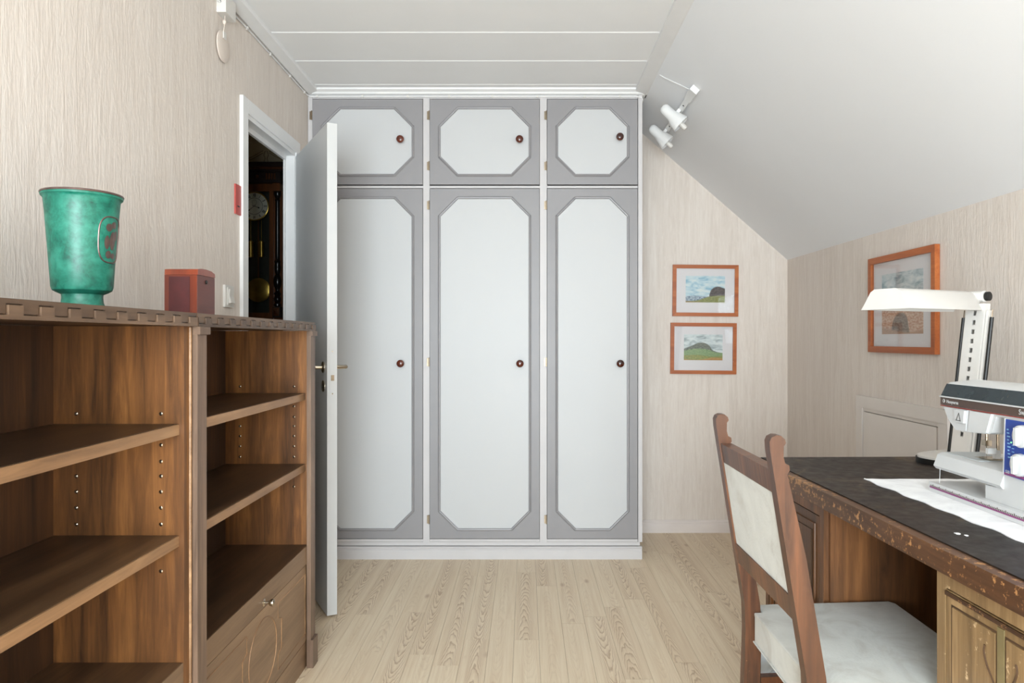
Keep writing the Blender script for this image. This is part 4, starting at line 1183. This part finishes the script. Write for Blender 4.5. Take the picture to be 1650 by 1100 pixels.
for k in range(9):
    w = 0.009 + 0.004 * ((k * 7) % 3) / 2
    S('stitch_mark', box(B(), XFm - 0.0034, XFm - 0.0029, 1.4495 - k * 0.0004 - w + 0.004, 1.4495 - k * 0.0004, 0.937 - k * 0.0069, 0.9395 - k * 0.0069), 'mlight', bp, smo=False)
    if k > 0:
        S('stitch_mark', box(B(), XFm - 0.0034, XFm - 0.0029, 1.428, 1.4345, 0.9345 - k * 0.0066, 0.9357 - k * 0.0066), 'mlight', bp, smo=False)
gl = NT('green_diode').set(0.3); gl.col((0.2, 0.9, 0.3, 1)); gl.b.inputs['Emission Color'].default_value = (0.3, 1, 0.35, 1); gl.b.inputs['Emission Strength'].default_value = 1.5
S('indicator', lathe(B(), [(0.0016, XFm - 0.0028), (0.0014, XFm - 0.004)], 12, 'x', (0, 1.4365, 0.9135)), gl.m, bp, smo=False)
S('logo_band', box(B(), XFm - 0.0034, XFm - 0.0029, 1.304, 1.4575, 0.8465, 0.8515), 'purple', bp, smo=False)
lettering('520', 0.0085, 1.447, 0.8530, 'mwhite', bp, XFm - 0.0036)
# needle bar and presser foot
S('needle_bar', lathe(B(), [(0.0032, 0.885), (0.0032, 0.917)], 12, 'z', (1.022, 1.596, 0)), 'nickel')
S('needle_clamp', bev(box(B(), 1.015, 1.029, 1.589, 1.603, 0.884, 0.896), 0.001, 1), 'nickel')
S('needle', lathe(B(), [(0.0003, 0.857), (0.0009, 0.87), (0.001, 0.885)], 8, 'z', (1.022, 1.596, 0)), 'nickel')
S('presser_bar', lathe(B(), [(0.0035, 0.866), (0.0035, 0.917)], 12, 'z', (1.03, 1.57, 0)), 'nickel')
pf_ = S('presser_foot', bev(box(B(), 1.008, 1.036, 1.562, 1.60, 0.8562, 0.8595), 0.001, 1), 'nickel')
S('foot_shank', bev(box(B(), 1.022, 1.032, 1.564, 1.576, 0.8596, 0.878), 0.001, 1), 'mwhite', pf_)
S('thread_cutter', bev(box(B(), 0.998, 1.016, 1.553, 1.562, 0.872, 0.884), 0.001, 1), 'mwhite')
th_ = thing('sewing_thread', 'thin white sewing thread hanging from the machine arm', 'thread', (0.968, 1.68, 0.762))
obj('strand', tube(B(), [(0.9625, 1.672, 0.820), (0.962, 1.673, 0.79), (0.962, 1.674, 0.785)], 0.0006, 6), 'mwhite', th_)

# ================================================================ desk lamp
la = math.atan2(0.436, 0.903)
lp = thing('desk_lamp', 'white hooded work lamp on a slotted post with black cable rods', 'lamp', (0.999, 2.0, 0.76), la, world=False)
L = lambda nm, b, m, par=lp, bw_=0.0, sg=2, smo=True: obj(nm, bev(b, bw_, sg) if bw_ else b, m, par, smo)
zb = 1.2030 - 0.76
# hood: hollow trapezoid trough with sloping end
def hood_sec(x, k=1.0, zt=0.0):
    return [(x, -0.0775 * k, zb), (x, -0.072 * k, zb + 0.008), (x, -0.046 * k, zb + 0.049 + zt), (x, -0.034 * k, zb + 0.0565 + zt), (x, 0.034 * k, zb + 0.0565 + zt), (x, 0.046 * k, zb + 0.049 + zt), (x, 0.072 * k, zb + 0.008), (x, 0.0775 * k, zb),
            (x, 0.072 * k, zb), (x, 0.043 * k, zb + 0.046 + zt), (x, -0.043 * k, zb + 0.046 + zt), (x, -0.072 * k, zb)]
bm = B()
secs = [hood_sec(0.001), hood_sec(0.30), hood_sec(0.345, 0.72, -0.004), hood_sec(0.362, 0.6, -0.006)]
rings = [[bm.verts.new(p) for p in s] for s in secs]
for a, b in zip(rings, rings[1:]):
    for i in range(12):
        bm.faces.new((a[i], a[(i + 1) % 12], b[(i + 1) % 12], b[i]))
bm.faces.new(rings[0]); bm.faces.new(rings[-1])
hood = L('hood', bm, 'hoodside')
L('hood_end', prism(B(), [(-0.0775, zb), (-0.070, zb + 0.0105), (-0.046, zb + 0.049), (-0.034, zb + 0.0565), (0.034, zb + 0.0565), (0.046, zb + 0.049), (0.070, zb + 0.0105), (0.0775, zb)], 'x', -0.0015, 0.0005), 'hoodside', hood, smo=False)
L('tube', tube(B(), [(0.02, -0.02, zb + 0.028), (0.27, -0.02, zb + 0.028)], 0.0085, 12), 'plastic', hood)
L('tube', tube(B(), [(0.02, 0.02, zb + 0.028), (0.27, 0.02, zb + 0.028)], 0.0085, 12), 'plastic', hood)
L('pivot', lathe(B(), [(0.015, -0.052), (0.017, -0.05), (0.017, 0.05), (0.015, 0.052)], 20, 'y', (0.362, 0, zb + 0.042)), 'plastic')
L('pivot_knob', lathe(B(), [(0.0135, -0.0525), (0.0135, -0.062), (0.010, -0.064)], 16, 'y', (0.366, 0, zb + 0.042)), 'black')
tx, ty, bx_, by_ = 0.346, -0.040, 0.303, -0.019
def col_sec(z, w, d, ox=0.0, oy=0.0):
    k = z / zb
    cx, cy = bx_ + (tx - bx_) * k, by_ + (ty - by_) * k
    return [(cx - w + ox, cy - d + oy, z), (cx + w + ox, cy - d + oy, z), (cx + w + ox, cy + d + oy, z), (cx - w + ox, cy + d + oy, z)]
def loft(bm, secs):
    rs = [[bm.verts.new(p) for p in s] for s in secs]
    n = len(rs[0])
    for a, b in zip(rs, rs[1:]):
        for i in range(n):
            bm.faces.new((a[i], a[(i + 1) % n], b[(i + 1) % n], b[i]))
    bm.faces.new(rs[0][::-1]); bm.faces.new(rs[-1])
    return bm
post = L('post', loft(B(), [col_sec(0.022, 0.0012, 0.027, 0.0118), col_sec(zb + 0.02, 0.0012, 0.027, 0.0118)]), 'plastic', smo=False)
for sy in (-1, 1):
    L('post_wall', loft(B(), [col_sec(0.022, 0.0105, 0.0012, 0.0, sy * 0.0258), col_sec(zb + 0.02, 0.0105, 0.0012, 0.0, sy * 0.0258)]), 'plastic', post, smo=False)
    L('face_strip', loft(B(), [col_sec(0.022, 0.0012, 0.0112, -0.0118, sy * 0.0158), col_sec(zb + 0.02, 0.0012, 0.0112, -0.0118, sy * 0.0158)]), 'plastic', post, smo=False)
zr = 0.022
for k in range(14):
    z = 0.075 + k * 0.0272
    if z + 0.014 < zb:
        L('rung', loft(B(), [col_sec(zr, 0.0012, 0.0046, -0.0118), col_sec(z, 0.0012, 0.0046, -0.0118)]), 'plastic', post, smo=False)
        zr = z + 0.0135
L('rung', loft(B(), [col_sec(zr, 0.0012, 0.0046, -0.0118), col_sec(zb + 0.02, 0.0012, 0.0046, -0.0118)]), 'plastic', post, smo=False)
for o_ in (-0.043, 0.040):
    L('cable_rod', tube(B(), [tuple(Vector(col_sec(z, 0, 0)[0]) + Vector((0.0, o_, 0))) for z in (0.022, 0.2, zb - 0.02)], 0.0052, 10), 'black')
    L('rod_hook', tube(B(), [tuple(Vector(col_sec(z, 0, 0)[0]) + Vector((0.0, o_, 0))) for z in (zb - 0.02, zb + 0.002)], 0.0016, 8), 'nickel')
    L('rail', loft(B(), [col_sec(0.022, 0.010, 0.003, 0.004, o_ * 0.74), col_sec(zb, 0.010, 0.003, 0.004, o_ * 0.74)]), 'plastic', smo=False)
sup = [(bx_ - 0.005 + 0.135 * math.copysign(abs(math.cos(t)) ** 0.75, math.cos(t)), by_ + 0.088 * math.copysign(abs(math.sin(t)) ** 0.75, math.sin(t))) for t in [k * PI / 24 for k in range(48)]]
L('base', prism(B(), sup, 'z', 0.0, 0.0155), 'black', bw_=0.002)
L('base_cover', prism(B(), [(bx_ - 0.005 + (x - bx_ + 0.005) * 0.97, by_ + (y - by_) * 0.96) for x, y in sup], 'z', 0.0157, 0.0215), 'plastic', bw_=0.002)
